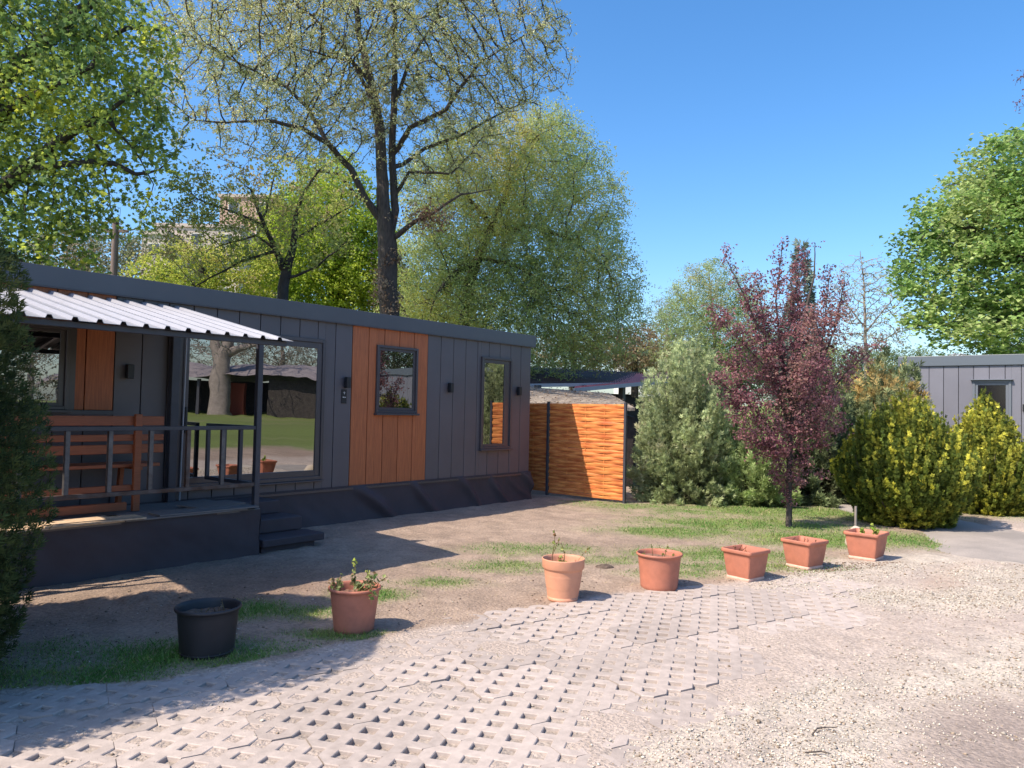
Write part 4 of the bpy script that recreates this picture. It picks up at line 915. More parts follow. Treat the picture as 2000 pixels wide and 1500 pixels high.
tree('poplar_tree', 'tall silvery half-leafed tree with a forked dark trunk rising behind the long cabin', 'tree',
     [[(762, 640, 17.3, 0.224), (757, 560, 17.2, 0.218), (757, 480, 17.2, 0.218), (750, 420, 17.1, 0.158), (745, 330, 17.1, 0.125), (742, 250, 17, 0.112), (722, 150, 17, 0.086), (700, 60, 17, 0.066), (690, -60, 17, 0.053)],
      [(757, 480, 17.2, 0.106), (772, 410, 17.3, 0.090), (765, 300, 17.4, 0.079), (770, 200, 17.5, 0.074), (772, 80, 17.6, 0.058), (770, -60, 17.6, 0.042)],
      [(745, 430, 17.2, 0.090), (715, 390, 16.9, 0.079), (685, 330, 16.7, 0.069), (640, 280, 16.4, 0.058), (590, 250, 16, 0.045), (520, 235, 15.7, 0.032), (440, 240, 15.4, 0.021), (380, 235, 15.3, 0.016)],
      [(640, 280, 16.4, 0.053), (600, 210, 16.2, 0.042), (560, 170, 16, 0.032), (480, 130, 15.8, 0.024), (400, 90, 15.7, 0.016)],
      [(772, 300, 17.4, 0.069), (800, 250, 17.1, 0.058), (870, 215, 16.8, 0.047), (900, 170, 16.7, 0.040), (940, 120, 16.6, 0.026), (1030, 65, 16.5, 0.018), (1100, 30, 16.5, 0.010)],
      [(775, 330, 17.4, 0.053), (830, 290, 17.8, 0.042), (900, 265, 18, 0.032), (970, 225, 18.1, 0.021), (1040, 190, 18.2, 0.014)],
      [(775, 380, 17.4, 0.047), (800, 335, 17.1, 0.037), (880, 340, 16.9, 0.026), (920, 300, 16.8, 0.016)],
      [(742, 250, 17, 0.063), (715, 170, 17.3, 0.047), (670, 90, 17.4, 0.037), (610, 30, 17.5, 0.026), (560, 0, 17.5, 0.021)],
      [(772, 200, 17.5, 0.053), (800, 120, 17.7, 0.037), (850, 40, 17.9, 0.026), (880, -40, 18, 0.016)],
      [(722, 160, 17, 0.053), (690, 120, 16.8, 0.037), (640, 110, 16.6, 0.024), (570, 90, 16.4, 0.016)],
      [(712, 400, 17, 0.042), (660, 340, 17.3, 0.032), (600, 330, 17.5, 0.021), (540, 300, 17.6, 0.010)],
      [(765, 470, 17.2, 0.072), (800, 440, 17, 0.056), (850, 412, 16.9, 0.036), (900, 380, 16.9, 0.024), (960, 370, 16.9, 0.010)]],
     [(730, 60, 17.2, 4.3, 2.6, 3.0), (480, 170, 16, 2.6, 1.5, 1.8), (930, 130, 17, 2.2, 1.6, 2), (600, 240, 16.5, 2.2, 1.2, 1.6), (850, 300, 17.2, 1.6, 1.0, 1.4), (480, 30, 16.5, 2.6, 1.8, 2), (1040, 60, 16.8, 1.0, .6, 1), (700, -160, 17, 4.5, 2, 3)],
     9500, dict(per=18, sig=.075, size=.048, cols=SILV, csc=.7, mix=.4, asp=.7, rmax=.02), step=.16, infl=1.4, kill=.19, r0=.0075, seed=5, trop=(0, 0, .05), extra=ivy, leafmat=LEAFS)
GREYG = [(.32, .42, .15), (.40, .50, .19), (.46, .52, .27), (.58, .62, .13), (.58, .53, .22)]
tree('willow_tree', 'broad grey-green willow-like tree with drooping leaves right of the silvery tree', 'tree',
     [[(905, 640, 22, 0.165), (915, 560, 22, 0.154), (935, 500, 22, 0.132), (960, 440, 22.2, 0.099), (1000, 350, 22.5, 0.066), (1040, 260, 22.6, 0.039)], [(930, 510, 22, 0.110), (880, 540, 21, 0.083), (850, 580, 20.5, 0.044)], [(945, 460, 22, 0.099), (1040, 440, 21.8, 0.066), (1120, 470, 21.5, 0.044), (1180, 520, 21.2, 0.028)], [(960, 440, 22, 0.077), (900, 370, 22, 0.055), (880, 300, 22, 0.028)], [(930, 500, 22, 0.077), (1010, 520, 21.5, 0.055), (1090, 570, 21, 0.033)]],
     [(1000, 420, 22.3, 3.4, 3.2, 2.8), (1120, 560, 21.5, 2.0, 2.0, 2.2), (1000, 640, 21.5, 3.6, 1.6, 2.0), (1080, 250, 22.5, 1.0, .9, 1.2), (860, 560, 22, 1.8, 2.0, 2), (1190, 640, 21.3, 1.1, 1.2, 1.4)],
     8500, dict(per=44, sig=.19, size=.078, cols=GREYG, csc=.55, mix=.25, asp=.38, rmax=.02, drop=.12, up=.2), step=.22, infl=2.0, kill=.25, r0=.006, seed=6, trop=(0, 0, -.02))
LIMEC = [(.24, .36, .05), (.36, .48, .055), (.50, .58, .07), (.40, .48, .09)]
tree('lime_tree', 'bright lime-green spring tree glowing behind the thin dark tree', 'tree',
     [[(660, 600, 25, .22), (655, 500, 25, .18), (650, 430, 25, .1)], [(655, 520, 25, .14), (600, 460, 25, .07)], [(655, 520, 25, .14), (710, 450, 25, .07)]],
     [(640, 480, 25, 2.3, 2.4, 2), (580, 560, 24.5, 1.8, 1.2, 1.5), (700, 540, 25, 1.8, 1.6, 1.6), (660, 360, 25, 1.2, 1, 1.2)], 4200, dict(per=38, sig=.2, size=.10, cols=LIMEC, csc=.6, asp=.7, rmax=.02), step=.25, infl=2.2, kill=.28, r0=.006, seed=7)
tree('lime_tree', 'yellow-green leafy tree below the pale apartment block', 'tree',
     [[(390, 600, 23, .2), (395, 540, 23, .15), (400, 500, 23, .1)], [(395, 560, 23, .1), (345, 540, 23, .04)]],
     [(410, 535, 23, 2.0, 1.0, 1.6), (320, 548, 23.5, 1.2, .7, 1.2), (480, 540, 23, 1.2, 1.2, 1.2)], 2600, dict(per=34, sig=.2, size=.095, cols=[(.26, .34, .06), (.44, .50, .08), (.54, .56, .10), (.40, .34, .16)], csc=.8, asp=.7, rmax=.02), step=.3, infl=2.4, kill=.34, r0=.006, seed=8, bark=BARKD)
tree('maple_tree', 'thin dark-stemmed young tree leafing out just behind the cabin roof', 'tree',
     [[(551, 600, 13.5, .10), (553, 560, 13.5, .095), (560, 528, 13.5, .09), (573, 480, 13.5, .06), (576, 430, 13.5, .045), (590, 380, 13.5, .03), (625, 330, 13.4, .02)],
      [(557, 535, 13.5, .07), (540, 490, 13.3, .05), (512, 430, 13.2, .035), (490, 370, 13.1, .02)], [(575, 470, 13.5, .03), (620, 440, 13.6, .02), (690, 400, 13.7, .012)], [(515, 440, 13.2, .03), (460, 415, 13, .02), (400, 395, 12.9, .012)],
      [(536, 490, 13.3, .03), (470, 510, 13.2, .02), (380, 560, 13.1, .012)], [(565, 545, 13.5, .03), (620, 520, 13.4, .02), (680, 470, 13.3, .012)], [(535, 485, 13.3, .025), (500, 460, 13.4, .018), (430, 480, 13.5, .01)], [(515, 430, 13.2, .025), (528, 380, 13.2, .015), (540, 330, 13.2, .01)]],
     [(500, 390, 13.3, 1.7, .9, 1.1), (420, 440, 13.2, 1.2, .9, .9), (620, 380, 13.5, .9, .8, .8), (540, 470, 13.3, 1.3, .6, .8), (640, 480, 13.4, .6, .5, .6)], 1700, dict(per=13, sig=.085, size=.058, cols=[(.24, .32, .10), (.36, .42, .12), (.46, .48, .13), (.46, .38, .2)], csc=1.2, asp=.7, rmax=.008), bark=BARKD, step=.14, infl=1.1, kill=.18, r0=.0035, seed=9)
MAP = [(.13, .22, .07), (.20, .30, .085), (.42, .50, .08), (.22, .33, .09), (.60, .64, .08)]
tree('maple_tree', 'large leafy maple with dark drooping branches filling the upper left sky', 'tree',
     [[(-260, 700, 12, .30), (-240, 500, 12, .28), (-170, 380, 12, .22), (-60, 300, 11.8, .17), (0, 160, 11.6, .13), (60, 105, 11.5, .11), (120, 60, 11.4, .09), (190, -10, 11.3, .07)],
      [(-180, 400, 12, .2), (-80, 390, 11.5, .15), (0, 368, 11.2, .11), (50, 330, 11, .09), (110, 280, 10.9, .075), (160, 245, 10.8, .06), (215, 235, 10.8, .055)],
      [(50, 330, 11, .06), (130, 320, 10.8, .05), (180, 317, 10.8, .042), (225, 320, 10.8, .04), (265, 342, 10.8, .03), (310, 332, 10.8, .015)],
      [(160, 245, 10.8, .04), (215, 215, 10.7, .035), (250, 190, 10.7, .025), (300, 160, 10.7, .015)],
      [(120, 60, 11.4, .06), (190, 80, 11.2, .04), (250, 55, 11, .03), (320, 60, 11, .015)],
      [(-60, 300, 11.8, .1), (20, 210, 11, .07), (100, 170, 10.6, .05), (180, 130, 10.4, .03)],
      [(165, 250, 10.8, .03), (200, 300, 10.8, .018), (215, 400, 10.8, .01)], [(60, 330, 11, .02), (50, 400, 11, .014), (48, 450, 11, .008)], [(110, 285, 10.9, .02), (105, 380, 10.9, .012), (100, 450, 10.9, .008)], [(210, 235, 10.8, .02), (260, 290, 10.8, .012), (300, 360, 10.8, .008)], [(-80, 390, 11.5, .1), (-30, 470, 11.3, .06), (60, 520, 11.2, .02)]],
     [(60, 130, 11.2, 1.9, 1.5, 1.6), (180, 200, 10.9, 1.2, 1.2, 1.2), (230, 60, 11, .8, .7, 1), (60, 340, 11, 1.3, 1.0, 1.2), (40, 460, 11.2, 1.2, .7, 1.1), (210, 330, 10.8, .9, .6, .8), (150, 430, 11, .9, .7, .8), (-120, 200, 11.5, 1.5, 2.5, 2), (270, 420, 10.9, .45, .4, .5), (-40, -60, 11.4, 2.4, 1.2, 1.8), (330, 290, 10.8, .5, .3, .4)],
     4200, dict(per=15, sig=.13, size=.085, cols=MAP, clump=4, csc=.9, mix=.2, kind='maple', rmax=.012, drop=.12, up=.8, first=0, cut=(1.2, .34)), bark=BARKD, step=.16, infl=1.3, kill=.21, r0=.0035, seed=10, trop=(0, 0, -.06), ground=True)
BIGM = [(.20, .32, .10), (.25, .39, .12), (.30, .45, .14), (.35, .49, .15), (.42, .50, .2)]
tree('maple_tree', 'big dense dark green maple towering over the second cabin', 'tree',
     [[(2080, 700, 25, .45), (2070, 560, 25, .38), (2050, 430, 25, .25), (2030, 300, 25, .12)], [(2070, 560, 25, .25), (1960, 480, 24.5, .14), (1860, 430, 24.2, .08)], [(2065, 520, 25, .2), (1980, 620, 24, .1), (1880, 640, 23.5, .06)], [(2060, 480, 25, .2), (1960, 380, 24.5, .1)]],
     [(2045, 450, 25, 3.9, 3.6, 3.4), (1880, 520, 24.5, 2.1, 2.4, 2.4), (1840, 620, 24, 1.35, 1.3, 1.6), (1950, 640, 23.5, 2.6, 1.3, 1.8), (1820, 440, 24.5, 1.0, 1.1, 1.5), (1930, 350, 24.8, 1.2, .9, 1.4)],
     4600, dict(per=19, sig=.20, size=.17, cols=BIGM, csc=.45, mix=.2, rmax=.02, up=1.4, asp=.85, zs=.5), step=.3, infl=2.4, kill=.38, r0=.007, seed=11)
tree('plum_tree', 'reddish-leaved tree peeking in at the right edge of the sky', 'tree', [[(2140, 800, 21, .2), (2130, 400, 21, .15), (2080, 200, 21, .08), (2030, 130, 21, .04)], [(2080, 210, 21, .05), (2020, 200, 21, .02)], [(2130, 400, 21, .1), (2230, 280, 21, .06), (2290, 160, 21, .03)]],
     [(2060, 170, 21, 1.05, 1.2, 1.0), (2230, 230, 21, 2.2, 2.4, 2.0)], 1700, dict(per=11, sig=.10, size=.075, cols=[(.16, .06, .06), (.30, .12, .10), (.34, .2, .16)], rmax=.014), step=.2, infl=1.6, kill=.27, seed=12)
tree('poplar_tree', 'pale green feathery tree in the distance behind the grey-green juniper', 'tree', [[(1400, 760, 30, .10), (1395, 640, 30, .07), (1385, 545, 30, .02)], [(1396, 650, 30, .05), (1345, 590, 30, .02)], [(1396, 650, 30, .05), (1440, 590, 30, .02)]],
     [(1385, 610, 30, 1.8, 2.1, 1.6), (1440, 640, 30, 1.5, 1.9, 1.4), (1335, 640, 30, 1.2, 1.4, 1.2), (1380, 700, 30, 2.4, 1.2, 1.6)], 5600, dict(per=40, sig=.16, size=.08, cols=[(.30, .40, .20), (.38, .48, .22), (.46, .54, .18), (.44, .44, .28)], rmax=.018, asp=.4, cut=(.9, .30)), bark=BARKL, step=.24, infl=2.0, kill=.28, r0=.006, seed=13, trop=(0, 0, .35), group='trees far behind the shrubs')
tree('poplar_tree', 'small pale feathery tree in the gap right of the willow-like tree', 'tree', [[(1300, 760, 33, .14), (1305, 680, 33, .1), (1300, 620, 33, .05)]],
     [(1300, 640, 33, 1.2, 1.4, 1.2), (1290, 700, 33, 1.6, .8, 1.2)], 1100, dict(per=30, sig=.22, size=.10, cols=[(.24, .30, .2), (.30, .36, .24), (.36, .36, .26)], rmax=.018, asp=.4), bark=BARKL, step=.3, infl=2.2, kill=.42, r0=.006, seed=14, trop=(0, 0, .3), group='trees far behind the shrubs')
tree('birch_tree', 'nearly bare pale tree with fine upright twigs left of the big maple', 'tree', [[(1695, 780, 28, .09), (1690, 660, 28, .06), (1688, 560, 28, .03), (1680, 490, 28, .012)], [(1690, 650, 28, .035), (1730, 600, 28, .022), (1765, 560, 28, .012)], [(1690, 640, 28, .035), (1650, 590, 28, .022), (1640, 530, 28, .012)], [(1692, 680, 28, .03), (1750, 650, 28, .02), (1790, 640, 28, .012)]],
     [(1690, 600, 28, 1.5, 2.0, 1.4), (1740, 640, 28, 1.0, 1.0, 1.0)], 2600, dict(per=3.5, sig=.12, size=.07, cols=[(.46, .50, .30), (.54, .52, .44)], rmax=.02), bark=BARKL, step=.2, infl=1.8, kill=.22, r0=.009, seed=15, trop=(0, 0, .3))
for k, (px, py, dp, rx, rz, lab, cs) in enumerate([(1120, 690, 30, 2.6, .9, 'low brownish-green tree above the dark tiled roof', [(.16, .2, .09), (.26, .26, .12), (.34, .24, .16)]), (1240, 685, 31, 2.0, 1.1, 'rusty-tinted small tree behind the red roof', [(.28, .19, .12), (.34, .26, .16), (.28, .3, .14)]),
                                             (830, 640, 26, 3.0, 2.0, 'dense green tree low behind the forked trunk', [(.10, .15, .04), (.18, .24, .06), (.28, .32, .07)]), (170, 520, 26, 3.0, 1.6, 'pale loose tree low behind the left end of the cabin roof', [(.17, .2, .10), (.28, .28, .18), (.36, .30, .2)]),
                                             (1530, 700, 34, 2.6, 1.3, 'yellow-green tree far behind the purple plum', [(.22, .28, .08), (.30, .36, .12), (.3, .3, .2)]), (2100, 700, 40, 6, 3, 'dark tree mass far behind the second cabin', [(.07, .12, .04), (.12, .17, .06)]),
                                             (1430, 735, 32, 2.4, 1.3, 'pale grey-green bushy tree low between juniper and plum', [(.2, .26, .14), (.28, .34, .18)]), (1330, 735, 45, 3.5, 2.0, 'distant soft green tree above the red roof', [(.2, .25, .12), (.28, .3, .16)]),
                                             (1620, 745, 45, 4.5, 2.2, 'distant green tree mass behind the plum crown', [(.14, .2, .08), (.22, .28, .12)]), (1765, 740, 50, 4.5, 2.2, 'distant green tree low at the left end of the second cabin roof', [(.14, .2, .08), (.22, .28, .12)])]):
    tree('garden_tree', lab, 'tree', [[(px, py+60, dp, .15), (px, py, dp, .10), (px-5, py-20, dp, .06)]], [(px, py, dp, rx, rz, 1.6)], int(300*rx*rz)+200, dict(per=30, sig=.26, size=.125, cols=cs, rmax=.03, csc=.8), step=.32, infl=3, kill=.42, r0=.006, seed=30+k, group='low trees behind the cabins')
# spruce behind the plum
conifer('spruce_tree', 'blue-green spruce tip rising just behind the purple plum', 'tree', at(1562, 800, 19)*np.array([1, 1, 0]), 5.9, lambda t: .80*(1-t)**.8+.03, (1.6, .35), 2600, .16, [(.16, .22, .18), (.22, .29, .24), (.28, .34, .28)], seed=21, dirz=.25, stems=1, inner=.3)
# junipers
JUN = [(.25, .29, .14), (.32, .37, .18), (.38, .45, .22), (.42, .41, .26)]
shrub('juniper_bush', 'large loose grey-green juniper bush right of the woven fence', 'shrub', gp(1340, 978), 3.05, lambda t: (1.06-.22*t)*(1-t**5)**.6*(.84+.16*min(1, t*6)), (1.6, .45), 420, 90, .066, JUN, seed=22, pr=.16, curl=.25, group='shrubs between the two cabins', tips=(.42, .50, .26), s0=.2)
shrub('juniper_bush', 'lower bright grey-green juniper bush just left of the plum trunk', 'shrub', gp(1480, 985), 1.85, lambda t: .78*(1-t**2.2)**.6*(.75+.25*min(1, t*5)), (1.8, .4), 150, 80, .10, [(.24, .30, .12), (.30, .38, .15), (.36, .44, .19)], seed=23, pr=.13, curl=.35, group='shrubs between the two cabins', tips=(.40, .50, .22), s0=.2)
shrub('juniper_bush', 'dark tall juniper shaded behind the plum crown', 'shrub', gp(1588, 978), 2.75, lambda t: 1.0*(1-t**2.2)**.65, (1.4, .35), 220, 80, .11, [(.12, .16, .08), (.17, .21, .10), (.22, .27, .13)], seed=24, pr=.15, group='shrubs between the two cabins')
shrub('juniper_bush', 'dark green juniper with orange-brown patches in front of the second cabin corner', 'shrub', at(1728, 815, 14.8)*np.array([1, 1, 0]), 3.0, lambda t: 1.02*(1-t**2.6)**.6, (1.4, .4), 240, 80, .11, [(.13, .17, .08), (.19, .23, .11), (.24, .29, .14), (.50, .36, .14)], seed=25, pr=.15, group='shrubs between the two cabins')
GOLD = [(.08, .115, .022), (.13, .17, .028), (.20, .23, .035), (.32, .31, .045)]
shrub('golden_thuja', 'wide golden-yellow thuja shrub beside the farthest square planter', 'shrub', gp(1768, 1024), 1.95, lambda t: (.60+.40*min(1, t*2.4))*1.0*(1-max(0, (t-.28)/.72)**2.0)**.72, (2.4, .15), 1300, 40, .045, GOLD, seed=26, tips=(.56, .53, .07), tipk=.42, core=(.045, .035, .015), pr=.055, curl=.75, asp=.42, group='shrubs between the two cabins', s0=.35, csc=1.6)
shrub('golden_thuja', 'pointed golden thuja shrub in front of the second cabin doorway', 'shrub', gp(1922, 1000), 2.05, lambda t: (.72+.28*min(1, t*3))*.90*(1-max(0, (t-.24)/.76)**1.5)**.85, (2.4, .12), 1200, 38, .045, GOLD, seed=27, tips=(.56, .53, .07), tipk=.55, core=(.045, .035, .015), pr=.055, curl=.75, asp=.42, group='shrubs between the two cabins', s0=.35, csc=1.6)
THU = [(.035, .058, .022), (.05, .08, .028), (.075, .11, .035), (.12, .15, .05)]
conifer('thuja_tree', 'dark feathery conifer at the left picture edge in front of the porch', 'conifer', (-9.93, -3.16, 0), 3.3, lambda t: .92*(1-t**2.6)**.6*(.8+.2*min(1, t*6)), (1.8, .32), 60000, .042, THU, seed=28, inner=.45, dirz=.9, asp=.2, stems=2)
conifer('thuja_tree', 'second dark conifer outside the left picture edge', 'conifer', (-11.35, -3.15, 0), 3.6, lambda t: .95*(1-t)**.75*(.8+.2*min(1, t*6))+.02, (1.6, .25), 11000, .12, THU, seed=29, inner=.45, dirz=.9, asp=.24, stems=2)
conifer('thuja_tree', 'unseen third dark conifer added for shade at the left end of the deck', 'conifer', (-10.45, -1.98, 0), 4.3, lambda t: .86*(1-t**2.4)**.6*(.8+.2*min(1, t*6)), (1.6, .25), 15000, .12, THU, seed=33, inner=.45, dirz=.9, asp=.24, stems=2)  # out of view, added and shaped to shade the ground by the deck
# the purple plum
PL = [(.16, .06, .08), (.25, .10, .125), (.35, .16, .185), (.44, .23, .235), (.31, .18, .15)]
tree('plum_tree', 'slender purple-leaved plum with upswept branches standing in the grass between the planters and junipers', 'tree',
     [[(1541, 1020, 10.9, .045), (1541, 940, 10.9, .042), (1543, 880, 10.9, .040), (1548, 790, 10.9, .034), (1556, 700, 10.9, .028), (1575, 600, 10.9, .02), (1590, 540, 10.9, .012), (1592, 475, 10.9, .006)],
      [(1541, 900, 10.9, .025), (1505, 840, 10.7, .018), (1455, 775, 10.6, .012), (1385, 740, 10.5, .006)], [(1545, 840, 10.9, .03), (1505, 730, 10.7, .022), (1480, 640, 10.6, .015), (1445, 560, 10.6, .010), (1415, 500, 10.6, .005)],
      [(1548, 800, 10.9, .028), (1525, 690, 10.9, .02), (1515, 590, 10.9, .012), (1528, 480, 10.9, .006)], [(1548, 800, 10.9, .028), (1600, 720, 11.1, .02), (1632, 640, 11.2, .012), (1650, 545, 11.2, .005)],
      [(1545, 850, 10.9, .026), (1600, 790, 11.0, .018), (1660, 720, 11.1, .012), (1725, 665, 11.2, .005)], [(1502, 725, 10.7, .016), (1470, 690, 10.5, .01), (1430, 650, 10.4, .008), (1390, 605, 10.3, .004)], [(1548, 810, 10.9, .02), (1560, 760, 10.4, .015), (1580, 690, 10.2, .008), (1590, 600, 10.2, .005)],
      [(1556, 700, 10.9, .02), (1548, 600, 11.2, .012), (1566, 500, 11.3, .005)], [(1500, 700, 10.7, .014), (1490, 620, 10.9, .01), (1478, 540, 11, .005)], [(1600, 720, 11.1, .014), (1610, 630, 11, .01), (1622, 520, 11, .005)],
      [(1543, 880, 10.9, .02), (1580, 830, 10.6, .012), (1630, 790, 10.4, .006)], [(1543, 890, 10.9, .018), (1500, 870, 10.5, .012), (1440, 850, 10.3, .005)], [(1544, 860, 10.9, .02), (1560, 820, 11.4, .014), (1600, 730, 11.7, .006)], [(1541, 950, 10.9, .012), (1525, 920, 10.8, .008), (1515, 880, 10.7, .004)], [(1541, 960, 10.9, .012), (1555, 925, 10.8, .008), (1570, 880, 10.7, .004)], [(1560, 690, 10.9, .012), (1590, 650, 10.8, .01), (1660, 610, 10.8, .004)], [(1505, 740, 10.7, .012), (1450, 720, 10.9, .01), (1400, 700, 11, .004)]],
     [(1550, 720, 10.9, .55, .55, .5), (1545, 830, 10.8, .55, .40, .45), (1540, 925, 10.8, .17, .28, .17), (1538, 965, 10.8, .10, .22, .10), (1460, 790, 10.6, .50, .26, .4), (1605, 830, 10.8, .38, .40, .4), (1500, 875, 10.6, .34, .28, .3), (1440, 735, 10.6, .3, .2, .3)],
     1100, dict(per=12, sig=.036, size=.045, cols=PL, clump=3, csc=1.8, mix=.3, rmax=.0062, asp=.62, first=0), bark=BARK, step=.07, infl=.45, kill=.09, r0=.0022, seed=31, trop=(0, 0, .35), iters=160, along=(.13, 170, 1))
# ------------------------------------------------------------------ things behind
TILE = mat('dark_red_roof_tiles', (.09, .035, .035), .6, col2=(.05, .03, .035), v2sc=1.2, var=.2, vsc=8)
TILER = mat('pink_red_roof_sheet', (.72, .19, .20), .5, col2=(.6, .14, .16), v2sc=2, var=.1)
SHNG = mat('grey_weathered_shingles', (.17, .14, .12), .9, col2=(.30, .25, .20), v2sc=2.5, var=.3, vsc=10, stretch=(1, 4, 1), bump=.6, bsc=9, bdist=.04)
PLAST = mat('beige_plaster', (.50, .42, .36), .9, col2=(.44, .37, .33), v2sc=.3, var=.05)
PLASTW = mat('white_plaster', (.66, .64, .62), .9, var=.05)
ORNG = mat('orange_plaster', (.42, .29, .22), .9, var=.05)
WINB = mat('far_window', (.06, .07, .09), .2)
POLE = mat('weathered_pole', (.20, .15, .13), .9, col2=(.14, .10, .09), v2sc=3, stretch=(8, 8, .6))
def slab(mb, pts, t):
    n = len(pts); mb.add([tuple(p) for p in pts]+[(p[0], p[1], p[2]-t) for p in pts], [tuple(range(n)), tuple(range(2*n-1, n-1, -1))]+[(i, n+i, n+(i+1) % n, (i+1) % n) for i in range(n)]); return mb
def ribbed(name, a, b, c, d, mat_, parent, n=46, h=.035):
    """roof sheet with ribs running from edge a-b down to edge d-c"""
    a, b, c, d = map(np.array, (a, b, c, d)); V = []; m_ = n*4+1; rows = 14
    for j in range(rows):
        v = j/(rows-1); p = a*(1-v)+d*v; q = b*(1-v)+c*v
        for i in range(m_): u = i/(m_-1); s = p*(1-u)+q*u; V.append((s[0], s[1], s[2]+h*(i % 4 in (1, 2))-.03*((j % 2)*.6)))
    i = (np.arange(rows-1)[:, None]*m_+np.arange(m_-1)[None]).ravel(); o = link(name, np_mesh(name, V, np.c_[i, i+m_, i+m_+1, i+1]), mat_, parent); s = o.modifiers.new('s', 'SOLIDIFY'); s.thickness = .04; return o
def build_pavilions():
    r = thing('garden_pavilion', (0, 0, 0), 'low open pavilion with a dark red tiled roof behind the woven fence', 'pavilion')
    ribbed('roof', at(1010, 716, 23), at(1250, 728, 26), at(1225, 748, 21), at(960, 752, 19), TILE, r, 60)
    b = MB()
    for px, dp in ((1050, 19.5), (1140, 20.2), (1215, 21)):
        p = at(px, 752, dp); b.box(p[0]-.07, p[1]-.07, 0, p[0]+.07, p[1]+.07, p[2])
    b.build('posts', STEELD, r); a2, b2 = at(960, 770, 20.5), at(1230, 760, 22.5); MB().bar((a2[0], a2[1], 1.0), (b2[0], b2[1], 1.0), .2, 2.2).build('wall', BARKD, r)
    q = at(960, 754, 18.95); q2 = at(1228, 750, 20.95); MB().bar(q, q2, .09, .09).build('gutter', SHEET, r)
    # red ribbed roof beside it
    s = thing('red_roof_shed', (0, 0, 0), 'shed with a faded pink-red ribbed roof right of the dark tiled pavilion', 'shed')
    ribbed('roof', at(1150, 736, 24), at(1318, 727, 26), at(1303, 742, 21), at(1120, 759, 19.4), TILER, s, 36)
    a, b_ = at(1120, 762, 19.35), at(1303, 745, 20.95); MB().bar(a, b_, .07, .1).build('gutter', SHEET, s)
    w_ = MB(); a2, b2 = at(1120, 775, 20.4), at(1300, 752, 22); w_.bar((a2[0], a2[1], .95), (b2[0], b2[1], .95), .2, 2.1); w_.build('wall', BARKD, s)
    # grey shingle roof close to the fence
    g = thing('shingle_shed', (0, 0, 0), 'low shed with a leaf-strewn grey shingle roof directly behind the woven fence', 'shed')
    w_ = MB(); A, B, C_, D = at(985, 752, 18.4), at(1190, 768, 18.6), at(1240, 796, 16.2), at(975, 792, 15.6); slab(w_, [D, C_, B, A], .07); w_.build('roof', SHNG, g)
    w_ = MB(); 
    for P0, P1 in ((D, C_), (C_, B)): P0 = P0+Fw*.2; P1 = P1+Fw*.2; w_.bar((P0[0], P0[1], P0[2]/2-.1), (P1[0], P1[1], P1[2]/2-.1), .06, P0[2]-.2)
    w_.build('wall', BARKD, g)
    rs = np.random.RandomState(2); n = 500; u = rs.uniform(0, 1, (n, 1)); v = rs.uniform(0, 1, (n, 1)); P = (A*(1-u)+B*u)*(1-v)+(D*(1-u)+C_*u)*v+UP*.03
    o = link('dry_leaves', leaf_mesh('dry_leaves', P, .06*rs.uniform(.5, 1.2, n), palette(P, [(.16, .10, .07), (.34, .26, .18)], 2, 1, rs), rs, 2.), LEAF, g)
build_pavilions()
def block(name, lab, px0, px1, pytop, dep, deep, m_, cat='apartment block', rows=6, colsn=5, parapet=True, zb=-1):
    A = at(px0, pytop, dep); B = at(px1, pytop, dep); B[2] = A[2]; r = thing(name, (A[0], A[1], 0), lab, cat); d = (B-A)[:2]; L_ = np.linalg.norm(d); r.rotation_euler = (0, 0, math.atan2(d[1], d[0])); H = A[2]
    MB().box(0, 0, zb, L_, deep, H).build('wall', m_, r)
    if parapet: MB().box(-.2, -.2, H, L_+.2, deep+.2, H+.4).build('parapet', PLAST, r)
    nx = max(1, int(L_/3.2)); nz = max(1, int(H/3))
    for i in range(nx):
        for k in range(max(0, nz-5), nz):
            x = (i+.5)*L_/nx; z = k*H/nz+1.0
            w_ = MB().box(x-.7, -.05, z, x+.7, -.002, z+1.5).build('window', PLASTW, r); MB().box(x-.6, -.08, z+.1, x+.6, -.052, z+1.4).build('pane', WINB, w_)
    return r
block('apartment_building', 'beige apartment block with stepped roofline showing between the maple and the thin tree', 300, 470, 442, 92, 12, PLAST)
block('apartment_building', 'lower grey-beige wing of the apartment block at its left side', 277, 326, 458, 88, 8, PLAST)
block('apartment_building', 'upper greyish-orange rooftop storey of the apartment block behind the thin tree', 430, 540, 385, 97, 12, ORNG)
for k, (px, py, w_, lab) in enumerate(((1226, 712, 5, 'small white house seen between the red roof and rusty tree'), (1278, 710, 4, 'tiny white house at the right end of the red roof'))):
    a = at(px-10, py, 60); r = thing('far_house', (a[0], a[1], 0), lab, 'house', 'white houses far behind the red roof', math.atan2(Rw[1], Rw[0])); MB().box(0, 0, 0, 1.5+w_*.2, 5, a[2]).build('wall', PLASTW, r)
    q = MB(); q.add([(-.2, -.3, a[2]), (2.0+w_*.2, -.3, a[2]), (2.0+w_*.2, 2.5, a[2]+1), (-.2, 2.5, a[2]+1), (-.2, 5.3, a[2]), (2+w_*.2, 5.3, a[2])], [(0, 1, 2, 3), (3, 2, 5, 4)]); q.build('roof', SHNG, r)
    MB().box(.5, -.04, a[2]-1.5, 1.1, -.002, a[2]-.6).build('window', WINB, r)
c = at(220, 600, 21); r = thing('utility_pole', (c[0], c[1], 0), 'weathered brown utility pole behind the left part of the cabin roof', 'utility pole')
zt = at(220, 425, 21)[2]; MB().tube([(0, 0, -.2), (0, 0, zt*.5), (.0, 0, zt)], [.12, .10, .085], 12).build('pole', POLE, r)
